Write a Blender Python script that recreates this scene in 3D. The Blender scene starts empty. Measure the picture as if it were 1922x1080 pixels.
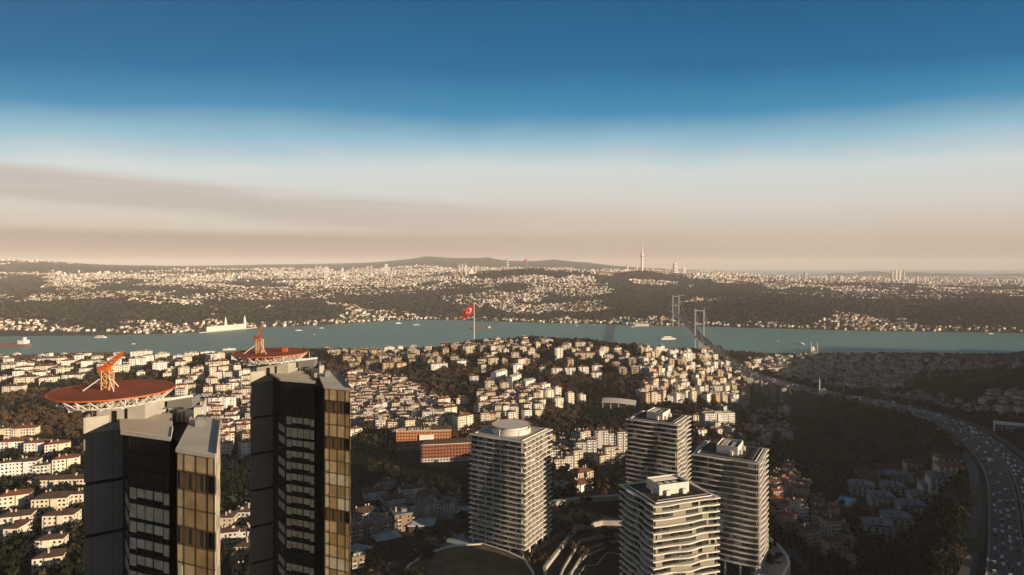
import bpy, math, random
import numpy as np
from mathutils import Vector
random.seed(7); RNG = np.random.default_rng(11)
sc = bpy.context.scene
C = sc.collection
# ------------------------------------------------------------------ camera, sky, sun, exposure
HC, F, UC, VH = 326.0, 1200.0, 961.0, 497.0        # camera height, focal length / centre column / horizon row of the 1922 px photograph
cd = bpy.data.cameras.new('camera'); cam = bpy.data.objects.new('camera', cd); C.objects.link(cam)
cam.location = (0, 0, HC); cam.rotation_euler = (math.pi/2, 0, 0)
cd.sensor_width = 36.0; cd.lens = F/1922*36; cd.shift_y = -(540-VH)/1922
cd.clip_start = 1.0; cd.clip_end = 120000
sc.camera = cam
SUN_AZ, SUN_EL = math.radians(121), math.radians(10.5)
SUN_STRENGTH, SKY_STRENGTH = 5.0, 0.1
sd = bpy.data.lights.new('sun', 'SUN'); so = bpy.data.objects.new('sun', sd); C.objects.link(so)
sd.energy = SUN_STRENGTH; sd.angle = math.radians(0.5); sd.color = (1.0, 0.79, 0.55)
sdir = Vector((math.sin(SUN_AZ)*math.cos(SUN_EL), math.cos(SUN_AZ)*math.cos(SUN_EL), math.sin(SUN_EL)))
so.rotation_euler = sdir.to_track_quat('Z', 'Y').to_euler(); so.location = (300, -200, 900)
w = bpy.data.worlds.new('World'); sc.world = w; w.use_nodes = True
nt = w.node_tree; nt.nodes.clear()
def N(t, **k):
    n = nt.nodes.new(t)
    for a, b in k.items(): setattr(n, a, b)
    return n
def L(a, b): nt.links.new(a, b)
def math_n(op, a, b=None, c=None):
    n = N('ShaderNodeMath', operation=op)
    for i, x in enumerate((a, b, c)):
        if x is None: continue
        if isinstance(x, (int, float)): n.inputs[i].default_value = x
        else: L(x, n.inputs[i])
    return n.outputs[0]
out = N('ShaderNodeOutputWorld'); bg = N('ShaderNodeBackground'); bg.inputs[1].default_value = SKY_STRENGTH
sky = N('ShaderNodeTexSky', sky_type='NISHITA'); sky.sun_disc = False
sky.sun_elevation = SUN_EL; sky.sun_rotation = SUN_AZ; sky.dust_density = 2.0; sky.altitude = 300
tc = N('ShaderNodeTexCoord'); sep = N('ShaderNodeSeparateXYZ'); L(tc.outputs['Generated'], sep.inputs[0])
X_, Y_, Z_ = sep.outputs
az = math_n('ARCTAN2', X_, Y_)
hor = math_n('SQRT', math_n('ADD', math_n('MULTIPLY', X_, X_), math_n('MULTIPLY', Y_, Y_)))
te = math_n('DIVIDE', Z_, math_n('MAXIMUM', hor, 0.02))                       # tangent of the elevation
# slow large-scale unevenness of the haze top
mp = N('ShaderNodeMapping'); L(tc.outputs['Generated'], mp.inputs[0]); mp.inputs['Scale'].default_value = (1.6, 1.6, 5.0)
nz = N('ShaderNodeTexNoise'); L(mp.outputs[0], nz.inputs['Vector']); nz.inputs['Scale'].default_value = 1.5; nz.inputs['Detail'].default_value = 3
wob = math_n('MULTIPLY', math_n('SUBTRACT', nz.outputs['Fac'], 0.5), 0.06)
sidelift = math_n('ADD', 1.0, math_n('MULTIPLY', math_n('MULTIPLY', math_n('SINE', az), math_n('SINE', az)), 0.50))
el = math_n('ADD', math_n('MULTIPLY', te, sidelift), wob)
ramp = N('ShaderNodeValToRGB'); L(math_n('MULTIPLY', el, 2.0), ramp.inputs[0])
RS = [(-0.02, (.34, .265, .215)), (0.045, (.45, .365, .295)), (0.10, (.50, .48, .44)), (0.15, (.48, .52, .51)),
      (0.195, (.22, .38, .46)), (0.245, (.03, .19, .33)), (0.31, (.0, .105, .235)), (0.42, (.0, .07, .17)), (0.5, (.03, .048, .075))]  # last stop: zenith out of view, dimmed and greyed to cut blue fill
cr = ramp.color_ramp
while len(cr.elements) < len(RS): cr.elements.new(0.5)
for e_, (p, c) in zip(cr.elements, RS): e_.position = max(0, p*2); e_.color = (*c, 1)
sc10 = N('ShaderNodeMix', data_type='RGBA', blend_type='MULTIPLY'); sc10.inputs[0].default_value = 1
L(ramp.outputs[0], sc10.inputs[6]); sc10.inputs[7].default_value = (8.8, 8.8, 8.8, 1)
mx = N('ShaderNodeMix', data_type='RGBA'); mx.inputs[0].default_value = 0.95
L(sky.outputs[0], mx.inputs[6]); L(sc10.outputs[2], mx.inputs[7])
# long thin veil of cloud, sinking to the right
def smooth(x, a, b):
    n = N('ShaderNodeMapRange', interpolation_type='SMOOTHSTEP'); L(x, n.inputs[0])
    n.inputs[1].default_value = a; n.inputs[2].default_value = b; return n.outputs[0]
mp2 = N('ShaderNodeMapping'); L(tc.outputs['Generated'], mp2.inputs[0]); mp2.inputs['Scale'].default_value = (2.0, 2.0, 26.0); mp2.inputs['Rotation'].default_value = (0, 0.07, 0)
nz2 = N('ShaderNodeTexNoise'); L(mp2.outputs[0], nz2.inputs['Vector']); nz2.inputs['Scale'].default_value = 1.6; nz2.inputs['Detail'].default_value = 5
line = math_n('ADD', te, math_n('MULTIPLY', az, 0.052))                        # constant along the veil
line = math_n('ADD', line, math_n('MULTIPLY', math_n('SUBTRACT', nz2.outputs['Fac'], 0.5), 0.022))
top = smooth(line, 0.098, 0.080); bot = smooth(line, 0.036, 0.056)
veil = math_n('MULTIPLY', math_n('MULTIPLY', top, bot), math_n('MULTIPLY', smooth(az, 0.25, -0.35), smooth(nz2.outputs['Fac'], 0.2, 0.5)))
low = math_n('MULTIPLY', smooth(te, 0.054, 0.036), smooth(az, 0.5, -0.5))
cm = N('ShaderNodeMix', data_type='RGBA'); L(math_n('MULTIPLY', veil, 0.75), cm.inputs[0]); L(mx.outputs[2], cm.inputs[6]); cm.inputs[7].default_value = (3.3, 2.85, 2.5, 1)
cm2 = N('ShaderNodeMix', data_type='RGBA'); L(math_n('MULTIPLY', low, 0.8), cm2.inputs[0]); L(cm.outputs[2], cm2.inputs[6]); cm2.inputs[7].default_value = (2.5, 1.98, 1.65, 1)
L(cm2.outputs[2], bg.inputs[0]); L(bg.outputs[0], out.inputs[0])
vs = sc.view_settings; vs.view_transform = 'Standard'; vs.look = 'None'; vs.exposure = 0.62; vs.gamma = 1; vs.use_curve_mapping = False
cy = sc.cycles; cy.max_bounces = 5; cy.diffuse_bounces = 2; cy.glossy_bounces = 3; cy.volume_bounces = 2; cy.transmission_bounces = 2
cy.use_denoising = True; cy.volume_max_steps = 64
# ------------------------------------------------------------------ helpers
def tag(o, label=None, cat=None, group=None, kind=None):
    if label: o['label'] = label
    if cat: o['category'] = cat
    if group: o['group'] = group
    if kind: o['kind'] = kind
    return o
MATS = {}
def mat(name, col, rough=0.8, noise=0.0, nscale=0.2, metal=0.0, spec=0.3, col2=None, coord='Object', bump=0.0, detail=4, emit=None, emit_s=0):
    if name in MATS: return MATS[name]
    m = bpy.data.materials.new(name); m.use_nodes = True; t = m.node_tree; b = t.nodes['Principled BSDF']
    b.inputs['Base Color'].default_value = (*col, 1); b.inputs['Roughness'].default_value = rough
    b.inputs['Metallic'].default_value = metal; b.inputs['Specular IOR Level'].default_value = spec
    if emit: b.inputs['Emission Color'].default_value = (*emit, 1); b.inputs['Emission Strength'].default_value = emit_s
    if noise > 0 or col2:
        tcn = t.nodes.new('ShaderNodeTexCoord'); ns = t.nodes.new('ShaderNodeTexNoise'); ns.inputs['Scale'].default_value = nscale; ns.inputs['Detail'].default_value = detail
        t.links.new(tcn.outputs[coord], ns.inputs['Vector'])
        mr = t.nodes.new('ShaderNodeMapRange'); mr.inputs[1].default_value = 0.35; mr.inputs[2].default_value = 0.65; t.links.new(ns.outputs['Fac'], mr.inputs[0])
        mm = t.nodes.new('ShaderNodeMix'); mm.data_type = 'RGBA'; t.links.new(mr.outputs[0], mm.inputs[0])
        c2 = col2 or tuple(c*(1-noise) for c in col)
        mm.inputs[6].default_value = (*col, 1); mm.inputs[7].default_value = (*c2, 1)
        t.links.new(mm.outputs[2], b.inputs['Base Color'])
        if bump > 0:
            bp = t.nodes.new('ShaderNodeBump'); bp.inputs['Strength'].default_value = bump; bp.inputs['Distance'].default_value = 1.0
            t.links.new(ns.outputs['Fac'], bp.inputs['Height']); t.links.new(bp.outputs[0], b.inputs['Normal'])
    MATS[name] = m; return m
class MB:
    """collects faces; build() links them as one mesh object"""
    def __init__(s): s.v = []; s.f = []; s.m = []
    def add(s, vs, fs, mi=0):
        o = len(s.v); s.v.extend([tuple(p) for p in vs]); s.f.extend([tuple(i+o for i in f) for f in fs]); s.m.extend([mi]*len(fs)); return s
    def prism(s, poly, z0, z1, mi=0, top=None, bottom=True):
        n = len(poly); vs = [(x, y, z0) for x, y in poly]+[(x, y, z1) for x, y in poly]
        s.add(vs, [(i, (i+1) % n, n+(i+1) % n, n+i) for i in range(n)], mi)
        o = len(s.v)-2*n; s.f.append(tuple(range(o+n, o+2*n))); s.m.append(mi if top is None else top)
        if bottom: s.f.append(tuple(range(o+n-1, o-1, -1))); s.m.append(mi)
        return s
    def box(s, x0, x1, y0, y1, z0, z1, mi=0, **k):
        return s.prism([(x0, y0), (x1, y0), (x1, y1), (x0, y1)], z0, z1, mi, **k)
    def bar(s, a, b, r, mi=0, sides=4):
        a = Vector(a); b = Vector(b); d = (b-a); 
        if d.length < 1e-6: return s
        d.normalize(); u = d.orthogonal().normalized(); v = d.cross(u)
        vs = []
        for p in (a, b):
            for k in range(sides):
                t = 2*math.pi*(k+.5)/sides; vs.append(p+(u*math.cos(t)+v*math.sin(t))*r)
        n = sides
        s.add(vs, [(k, (k+1) % n, n+(k+1) % n, n+k) for k in range(n)]+[tuple(range(n-1, -1, -1)), tuple(range(n, 2*n))], mi); return s
    def lathe(s, cx, cy, prof, n=24, mi=0, cap=True):
        vs = [(cx+r*math.cos(2*math.pi*k/n), cy+r*math.sin(2*math.pi*k/n), z) for r, z in prof for k in range(n)]
        fs = [(j*n+k, j*n+(k+1) % n, (j+1)*n+(k+1) % n, (j+1)*n+k) for j in range(len(prof)-1) for k in range(n)]
        if cap: fs.append(tuple(range((len(prof)-1)*n, len(prof)*n))); fs.append(tuple(range(n-1, -1, -1)))
        return s.add(vs, fs, mi)
    def quad(s, a, b, c, d, mi=0): return s.add([a, b, c, d], [(0, 1, 2, 3)], mi)
    def mesh(s, name):
        me = bpy.data.meshes.new(name); me.from_pydata(s.v, [], s.f)
        me.polygons.foreach_set('material_index', s.m); me.update(); return me
    def build(s, name, mats, parent=None, loc=None, rz=0, kind=None):
        me = s.mesh(name)
        for m in (mats if isinstance(mats, (list, tuple)) else [mats]): me.materials.append(m)
        o = bpy.data.objects.new(name, me); C.objects.link(o)
        if parent is not None: o.parent = parent
        if loc is not None: o.location = loc
        o.rotation_euler[2] = rz
        if kind: o['kind'] = kind
        return o
def empty(name, loc=(0, 0, 0), rz=0, label=None, cat=None, group=None):
    o = bpy.data.objects.new(name, None); C.objects.link(o); o.location = loc; o.rotation_euler[2] = rz
    o.empty_display_size = 1; return tag(o, label, cat, group)
def copy_tree(o, parent=None):
    c = o.copy(); C.objects.link(c); c.parent = parent
    for ch in list(o.children): copy_tree(ch, c)
    return c
def ordw(n):
    return f"{n}{'th' if 10 <= n % 100 <= 20 else {1: 'st', 2: 'nd', 3: 'rd'}.get(n % 10, 'th')}"
def U2X(u, D): return (u-UC)/F*D
def P(u, v, z):
    D = (HC-z)*F/(v-VH); return Vector((U2X(u, D), D, z))
def PD(u, v, D): return Vector((U2X(u, D), D, HC-(v-VH)/F*D))
def proj(x, y, z):
    return UC+F*x/y, VH+F*(HC-z)/y
def in_poly(poly, u, v):
    u = np.asarray(u); v = np.asarray(v); r = np.zeros(u.shape, bool); n = len(poly)
    for i in range(n):
        x1, y1 = poly[i]; x2, y2 = poly[(i+1) % n]
        c = ((y1 > v) != (y2 > v)); 
        with np.errstate(divide='ignore', invalid='ignore'):
            r ^= c & (u < (x2-x1)*(v-y1)/((y2-y1) if y2 != y1 else 1e-9)+x1)
    return r
def vnoise(x, y, s, seed=0):
    x = np.asarray(x)/s+seed*17.31; y = np.asarray(y)/s+seed*9.17
    xi = np.floor(x).astype(np.int64); yi = np.floor(y).astype(np.int64); fx = x-xi; fy = y-yi
    fx = fx*fx*(3-2*fx); fy = fy*fy*(3-2*fy)
    def h(a, b):
        n = (a*374761393+b*668265263+seed*974711) & 0x7fffffff; n = ((n ^ (n >> 13))*1274126177) & 0x7fffffff
        return ((n ^ (n >> 16)) & 0xffff)/65535.0
    return (h(xi, yi)*(1-fx)+h(xi+1, yi)*fx)*(1-fy)+(h(xi, yi+1)*(1-fx)+h(xi+1, yi+1)*fx)*fy-.5
# ------------------------------------------------------------------ terrain: heights from control points (pixel column, row, height above the sea)
cps = []
def cp(u, v, z): D = (HC-z)*F/(v-VH); cps.append((U2X(u, D), D, z))
def cD(u, D, v): cps.append((U2X(u, D), D, HC-(v-VH)/F*D))
def cX(x, y, z): cps.append((x, y, z))
for u, v, z in [(80, 1080, 132), (-200, 1080, 132), (90, 960, 130), (-200, 900, 128), (80, 800, 122), (150, 760, 115), (100, 720, 115), (270, 700, 114), (0, 692, 113), (-150, 695, 110),
                (150, 681, 113), (270, 685, 114), (400, 676, 115), (600, 664, 120), (760, 660, 122), (890, 645, 136), (1000, 640, 140), (1100, 645, 134), (1200, 652, 120), (1300, 661, 92),
                (1350, 671, 66), (1400, 676, 42), (1520, 669, 4), (1600, 672, 6), (1700, 674, 8), (1922, 680, 18), (1800, 676, 10), (450, 740, 112), (430, 860, 112), (700, 720, 108), (800, 760, 104), (668, 830, 104), (800, 850, 102), (950, 720, 112),
                (1000, 780, 98), (1100, 700, 112), (1100, 790, 82), (1120, 865, 86), (1060, 880, 92), (720, 950, 102), (700, 1080, 106), (800, 1000, 103), (880, 930, 101), (1098, 920, 100), (500, 1000, 118), (300, 1000, 125),
                (1250, 750, 86), (1290, 700, 92), (1350, 755, 66), (1360, 810, 72), (1430, 785, 50), (1425, 752, 36), (1490, 776, 37), (1530, 765, 50), (1470, 850, 76), (1530, 930, 84), (1500, 1000, 94), (1560, 1060, 92), (1600, 1000, 84), (1700, 930, 74), (1640, 940, 78), (1780, 890, 74),
                (1600, 810, 60), (1560, 780, 58), (1700, 830, 70), (1750, 960, 80), (1820, 1010, 108), (1700, 1080, 100), (1800, 1080, 114), (1650, 1080, 96), (1850, 800, 104), (1900, 790, 108), (1860, 720, 92), (1780, 705, 78), (1690, 730, 60), (1640, 700, 34), (1550, 705, 30), (1600, 685, 12), (1720, 690, 30), (1880, 695, 70)]:
    cp(u, v, z)
for x, y, z in [(0, 60, 128), (0, 250, 112), (150, 250, 108), (-150, 200, 122), (-300, 150, 132), (330, 330, 128), (300, 200, 135), (60, 400, 104), (0, 520, 102), (150, 470, 108), (160, 560, 96), (250, 420, 108), (-60, 400, 110),
                (470, 300, 150), (620, 500, 157), (780, 700, 166), (1020, 1000, 175), (1260, 1300, 172), (1500, 1600, 168), (1850, 2000, 160), (400, 100, 150), (300, -300, 140), (0, -400, 135), (-400, -200, 130), (-700, 300, 125), (-900, 800, 110), (0, -2000, 140), (2500, 0, 150), (-2500, 0, 120), (2200, 1600, 120)]:  # this row starts with an unseen ridge, added to shade the valley
    cX(x, y, z)
for u, s in [(-150, 1), (0, 1), (400, 1), (800, 1), (1200, 1)]: cX(U2X(u, 1950), 1950, 40); cX(U2X(u, 2150), 2150, 0)
AS = {-300: [(3000, 600), (3400, 578), (3900, 575), (5000, 550), (6500, 528), (9000, 508), (11000, 497)],
      0: [(3100, 602), (3500, 576), (3750, 571), (4300, 566), (5000, 553), (6000, 535), (8000, 514), (9500, 504), (11500, 490)],
      60: [(3400, 585), (3700, 570), (11500, 489), (8000, 516)],
      250: [(3250, 600), (3600, 563), (3900, 562), (4400, 558), (5200, 546), (7000, 527), (9000, 516), (10500, 504)],
      450: [(3500, 596), (3800, 580), (4500, 562), (6000, 538), (8000, 521), (10000, 509), (12000, 507)],
      600: [(3700, 585), (4500, 560), (6500, 534), (9000, 519), (12000, 508)],
      700: [(4000, 582), (4800, 556), (6500, 532), (8500, 519), (12000, 508)],
      850: [(3950, 588), (4400, 570), (5200, 546), (6200, 525), (6900, 514), (8200, 514), (12000, 508)],
      930: [(4200, 575), (5200, 545), (5900, 524), (6400, 511), (7600, 512), (12000, 507)],
      1000: [(3800, 594), (4500, 570), (5200, 545), (5800, 525), (6300, 507), (7500, 512), (12000, 507)],
      1080: [(4500, 570), (5300, 543), (6300, 512), (7600, 513), (12000, 508)],
      1150: [(3850, 590), (5000, 553), (6000, 530), (6600, 519), (8000, 514), (12000, 508)],
      1210: [(4000, 585), (5500, 545), (6600, 526), (7300, 510), (8600, 514)],
      1290: [(3700, 595), (4600, 560), (6000, 537), (7100, 521), (9000, 516), (12000, 510)],
      1450: [(3420, 594), (3600, 580), (3950, 563), (4500, 556), (6000, 542), (8000, 526), (11500, 518)],
      1560: [(3400, 596), (3800, 576), (5000, 555), (7000, 535), (11500, 519)],
      1650: [(3350, 602), (3800, 578), (5000, 556), (7000, 536), (11500, 520)],
      1800: [(3300, 590), (3600, 573), (4000, 568), (5000, 556), (7000, 540), (10000, 526), (13000, 518)],
      1922: [(3250, 592), (3600, 574), (4500, 562), (7000, 541), (11000, 523)],
      2300: [(3300, 592), (3700, 574), (5000, 556), (8000, 535), (11000, 523)]}
for u, l in AS.items():
    for D, v in l: cD(u, D, v)
for u, D, v in [(-200, 15000, 497), (300, 16000, 499), (500, 17000, 497), (600, 20000, 496), (700, 17000, 494), (800, 17000, 481), (840, 17000, 484), (915, 16000, 483), (960, 16500, 491), (1040, 16500, 487), (1100, 16500, 493), (1170, 16000, 501), (1300, 15000, 508)]: cD(u, D, v)
cX(0, 35000, 150); cX(-15000, 25000, 200); cX(9000, 30000, 30); cX(-20000, -5000, 150); cX(0, -20000, 150); cX(20000, -5000, 120)
CP = np.array(cps)
def warp(x, y):
    r = np.hypot(x, y); g = np.log1p(r/150)/np.maximum(r, 1e-6); return np.stack([x*g, y*g], -1)
Q = warp(CP[:, 0], CP[:, 1]); n_ = len(Q)
A = -np.linalg.norm(Q[:, None]-Q[None], axis=-1)-np.eye(n_)*0.002
M_ = np.zeros((n_+1, n_+1)); M_[:n_, :n_] = A; M_[:n_, n_] = 1; M_[n_, :n_] = 1
W = np.linalg.solve(M_, np.append(CP[:, 2], 0))
def rbf(x, y):
    q = warp(x, y).reshape(-1, 2); z = np.empty(len(q))
    for i in range(0, len(q), 20000):
        z[i:i+20000] = -np.linalg.norm(q[i:i+20000, None]-Q[None], axis=-1)@W[:n_]+W[n_]
    return z.reshape(np.shape(x))
# highway centre line (carriageway seen in the photograph): column, row, height
HW = [(1893, 1250, 131), (1890, 1080, 128), (1888, 1000, 125), (1876, 900, 119), (1845, 850, 115), (1780, 800, 108), (1690, 768, 100), (1600, 748, 92), (1530, 737, 85), (1450, 716, 77), (1400, 700, 72), (1352, 668, 67)]
hwp = [P(*h) for h in HW]
BN, BF = Vector((U2X(1313, 2330), 2330, 64)), Vector((U2X(1268.5, 3380), 3380, 64))     # bridge tower feet (deck level)
BD = (BF-BN).normalized()
hwp = [hwp[0]+Vector((-30, -200, 4))]+hwp+[BN-BD*260+Vector((8, 0, 1.5)), BN, BN+BD*300]
def catmull(pts, step=8.0):
    o = []
    for i in range(1, len(pts)-2):
        p0, p1, p2, p3 = pts[i-1:i+3]; n = max(2, int((p2-p1).length/step))
        for k in range(n):
            t = k/n; o.append(0.5*((2*p1)+(p2-p0)*t+(2*p0-5*p1+4*p2-p3)*t*t+(-p0+3*p1-3*p2+p3)*t**3))
    o.append(pts[-2].copy()); return o
HWL = catmull(hwp)
HWA = np.array([tuple(p) for p in HWL])
HTAN = np.gradient(HWA, axis=0); HTAN /= np.linalg.norm(HTAN[:, :2], axis=1)[:, None]
HNOR = np.stack([HTAN[:, 1], -HTAN[:, 0]], -1)                                     # to the right of travel away from the camera
HDIST = np.concatenate([[0], np.cumsum(np.linalg.norm(np.diff(HWA[:, :2], axis=0), axis=1))])
VIA0, VIA1 = int(np.argmin(abs(HWA[:, 1]-1190))), len(HWA)-1                       # from here on the road stands on piers
def hw_near(x, y):
    """distance, height and signed side offset of the nearest point of the embanked part"""
    d = np.full(np.shape(x), 1e9); z = np.zeros(np.shape(x)); off = np.zeros(np.shape(x))
    for i in range(0, VIA0, 2):
        dx = x-HWA[i, 0]; dy = y-HWA[i, 1]; dd = np.hypot(dx, dy); m = dd < d
        d = np.where(m, dd, d); z = np.where(m, HWA[i, 2], z); off = np.where(m, dx*HNOR[i, 0]+dy*HNOR[i, 1], off)
    return d, z, off
SHE_U = [-400, 1250, 1400, 1520, 1922, 2400]; SHE_D = [2120, 2120, 2230, 2335, 2240, 2240]
SHA_U = [-400, 0, 60, 200, 350, 390, 470, 600, 740, 850, 1000, 1270, 1450, 1650, 1922, 2400]
SHA_V = [634, 632, 631, 630, 626, 622, 615, 611, 601.5, 601, 606, 612, 617, 622, 626, 628]
def shores(th):
    u = UC+F*np.tan(np.clip(th, -1.2, 1.2))
    return np.interp(u, SHE_U, SHE_D), HC*F/(np.interp(u, SHA_U, SHA_V)-VH)
def height(x, y):
    r = np.hypot(x, y); th = np.arctan2(x, y); z = rbf(x, y)
    eu = r < 2600
    z = z+np.where(eu, 6*vnoise(x, y, 130, 1)+3*vnoise(x, y, 45, 2), 26*vnoise(x, y, 700, 3)+14*vnoise(x, y, 260, 4)+6*vnoise(x, y, 110, 5))*np.clip((r-150)/300, 0, 1)*np.where(r > 9000, .6, 1)
    d, hz, off = hw_near(x, y)
    t = np.clip(np.maximum((np.abs(off-9)-34)/38, (d-48)/40), 0, 1); t = np.where(d < 130, t, 1); t = t*t*(3-2*t)
    z = np.where((d < 130), (hz-1.2)*(1-t)+z*t, z)
    se, sa = shores(th); D = r*np.cos(np.clip(th, -1.2, 1.2)); front = np.abs(th) < 1.25
    k = np.clip((se-D)/160, 0, 1); zz = np.where(k > 0, np.maximum(z*np.minimum(1, k*1.2+.02), 1.6), -8)
    k2 = np.clip((D-sa)/220, 0, 1); za = np.where(k2 > 0, np.maximum(z*np.minimum(1, k2*1.1+.03), 2.0), -8)
    z2 = np.where(D < (se+sa)/2, zz, za)
    # the open sea beyond the city on the right, with islands
    u = UC+F*np.tan(np.clip(th, -1.2, 1.2)); ks = np.clip((u-1290)/120, 0, 1); edge = 19000-ks*7600
    z2 = np.where((D > edge) & (u > 1250), -8, z2)
    isl = np.zeros_like(z2)
    for uu, Di, ww, hh in [(1580, 18500, 520, 95), (1640, 18500, 620, 150), (1615, 18300, 900, 80), (1715, 18800, 560, 120), (1760, 18800, 520, 85), (1800, 19000, 420, 60), (1905, 18600, 420, 75), (1960, 18600, 500, 90), (1340, 20500, 700, 90)]:
        isl = np.maximum(isl, hh*(1.25*np.exp(-(((x-U2X(uu, Di))/ww)**2+((y-Di)/900)**2))-.25))
    z2 = np.where((isl > 0), np.maximum(z2, isl), z2)
    return np.where(front, z2, np.maximum(z, 5))
RR = np.concatenate([np.geomspace(6, 100, 14)[:-1], np.geomspace(100, 2420, 230)[:-1], np.geomspace(2420, 9000, 190)[:-1], np.geomspace(9000, 42000, 70)])
TH = np.radians(np.concatenate([np.arange(-180, -44, 4.0), np.arange(-44, 44, 0.25), np.arange(44, 180, 4.0)]))
GX = RR[:, None]*np.sin(TH)[None]; GY = RR[:, None]*np.cos(TH)[None]; GZ = height(GX, GY)
def ground(x, y):
    x = np.asarray(x, float); y = np.asarray(y, float); r = np.clip(np.hypot(x, y), RR[0], RR[-1]*.999); t = np.arctan2(x, y)
    i = np.clip(np.searchsorted(RR, r)-1, 0, len(RR)-2); j = np.clip(np.searchsorted(TH, t)-1, 0, len(TH)-2)
    a = (r-RR[i])/(RR[i+1]-RR[i]); b = np.clip((t-TH[j])/(TH[j+1]-TH[j]), 0, 1)
    return (GZ[i, j]*(1-b)+GZ[i, j+1]*b)*(1-a)+(GZ[i+1, j]*(1-b)+GZ[i+1, j+1]*b)*a
_DS = np.geomspace(250, 2500, 1500)
def pick(u, v):
    """ground point seen at a pixel of the European side"""
    x = U2X(u, _DS); zr = HC-(v-VH)/F*_DS; g = ground(x, _DS); k = np.argmax(g >= zr)
    if not (g >= zr).any(): k = np.argmin(abs(g-zr))
    return Vector((x[k], _DS[k], g[k]))
nr, nc = GX.shape
me = bpy.data.meshes.new('terrain')
vv = np.stack([GX, GY, GZ], -1).reshape(-1, 3); vv = np.vstack([vv, [[0, 0, float(GZ[0].mean())]]])
idx = np.arange(nr*nc).reshape(nr, nc); nx = np.roll(idx, -1, 1)
fs = np.stack([idx[:-1], idx[1:], nx[1:], nx[:-1]], -1).reshape(-1, 4)
me.vertices.add(len(vv)); me.vertices.foreach_set('co', vv.ravel())
tri = np.stack([np.full(nc, nr*nc), idx[0], nx[0]], -1)
me.loops.add(fs.size+tri.size); me.loops.foreach_set('vertex_index', np.concatenate([fs.ravel(), tri.ravel()]).astype(np.int32))
me.polygons.add(len(fs)+len(tri))
me.polygons.foreach_set('loop_start', np.concatenate([np.arange(len(fs))*4, fs.size+np.arange(len(tri))*3]).astype(np.int32))
me.update(calc_edges=True); me.validate()
me.polygons.foreach_set('use_smooth', np.ones(len(me.polygons), bool))
m_ground = mat('earth_and_scrub', (.045, .04, .026), .95, nscale=.012, col2=(.016, .017, .010), spec=.1, detail=8)
me.materials.append(m_ground)
terrain = bpy.data.objects.new('terrain', me); C.objects.link(terrain); tag(terrain, kind='structure')
# water
mw = mat('sea_water', (.05, .135, .14), .45, spec=.22)
t = mw.node_tree; b = t.nodes['Principled BSDF']
tcn = t.nodes.new('ShaderNodeTexCoord'); mpn = t.nodes.new('ShaderNodeMapping'); mpn.inputs['Scale'].default_value = (.004, .012, 1); t.links.new(tcn.outputs['Object'], mpn.inputs[0])
n1 = t.nodes.new('ShaderNodeTexNoise'); n1.inputs['Scale'].default_value = 1; n1.inputs['Detail'].default_value = 6; t.links.new(mpn.outputs[0], n1.inputs['Vector'])
mm = t.nodes.new('ShaderNodeMix'); mm.data_type = 'RGBA'; mm.inputs[6].default_value = (.095, .225, .205, 1); mm.inputs[7].default_value = (.13, .26, .225, 1); t.links.new(n1.outputs['Fac'], mm.inputs[0]); t.links.new(mm.outputs[2], b.inputs['Base Color'])
n2 = t.nodes.new('ShaderNodeTexNoise'); n2.inputs['Scale'].default_value = .08; n2.inputs['Detail'].default_value = 6; t.links.new(tcn.outputs['Object'], n2.inputs['Vector'])
bp = t.nodes.new('ShaderNodeBump'); bp.inputs['Strength'].default_value = .6; bp.inputs['Distance'].default_value = 2.5; t.links.new(n2.outputs['Fac'], bp.inputs['Height']); t.links.new(bp.outputs[0], b.inputs['Normal'])
sea = MB().quad((-45000, -45000, 0), (45000, -45000, 0), (45000, 45000, 0), (-45000, 45000, 0)).build('sea', mw); tag(sea, kind='structure')
# haze
hm = bpy.data.materials.new('haze_air'); hm.use_nodes = True; t = hm.node_tree; t.nodes.clear()
o_ = t.nodes.new('ShaderNodeOutputMaterial'); pv = t.nodes.new('ShaderNodeVolumePrincipled'); t.links.new(pv.outputs[0], o_.inputs['Volume'])
pv.inputs['Color'].default_value = (1.0, .95, .935, 1); pv.inputs['Density'].default_value = 3.5e-5; pv.inputs['Anisotropy'].default_value = -0.12
hz = MB().box(-46000, 46000, -46000, 46000, -9.5, 640).build('haze', hm); tag(hz, kind='stuff')
# ------------------------------------------------------------------ twin dark glass towers with round helicopter decks
M_clad = mat('grey_metal_cladding', (.17, .166, .158), .5, noise=.22, nscale=.12, spec=.5)
M_blackgap = mat('black_recess', (.006, .006, .006), .6, spec=.2)
M_frame = mat('dark_window_frame', (.012, .011, .010), .5)
M_gdark = mat('dark_glass', (.012, .014, .013), .06, spec=.8)
M_gsunglow = mat('sunglow_bronze_glass', (.50, .34, .16), .18, spec=.9, noise=.35, nscale=.25)  # golden sunlight behind the panes is painted into this colour and the next
M_gsunglow2 = mat('pale_sunglow_bronze_glass', (.72, .52, .28), .16, spec=.9, noise=.3, nscale=.35)
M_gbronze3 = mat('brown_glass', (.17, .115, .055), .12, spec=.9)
M_curt = mat('curtained_glass', (.70, .60, .43), .22, noise=.3, nscale=.5, spec=.5)  # curtains, with the daylight reflected by the panes put into the colour
M_curt2 = mat('cream_blind', (.70, .63, .47), .5, noise=.2, nscale=.6)
M_roofmem = mat('beige_roof_membrane', (.62, .55, .45), .85, noise=.15, nscale=.15)
M_conc = mat('pale_concrete', (.42, .39, .33), .85, noise=.2, nscale=.2)
M_white = mat('white_painted_steel', (.62, .58, .52), .5)
M_rust = mat('rust_red_deck_paint', (.38, .10, .034), .75, col2=(.26, .065, .024), nscale=.12, detail=6)
M_orange = mat('orange_paint', (.50, .115, .02), .55, noise=.2, nscale=.5)
M_mach = mat('grey_machinery', (.16, .16, .15), .6)
M_fin = mat('pale_stone_fin', (.50, .43, .34), .6, noise=.1, nscale=.5)
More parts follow.
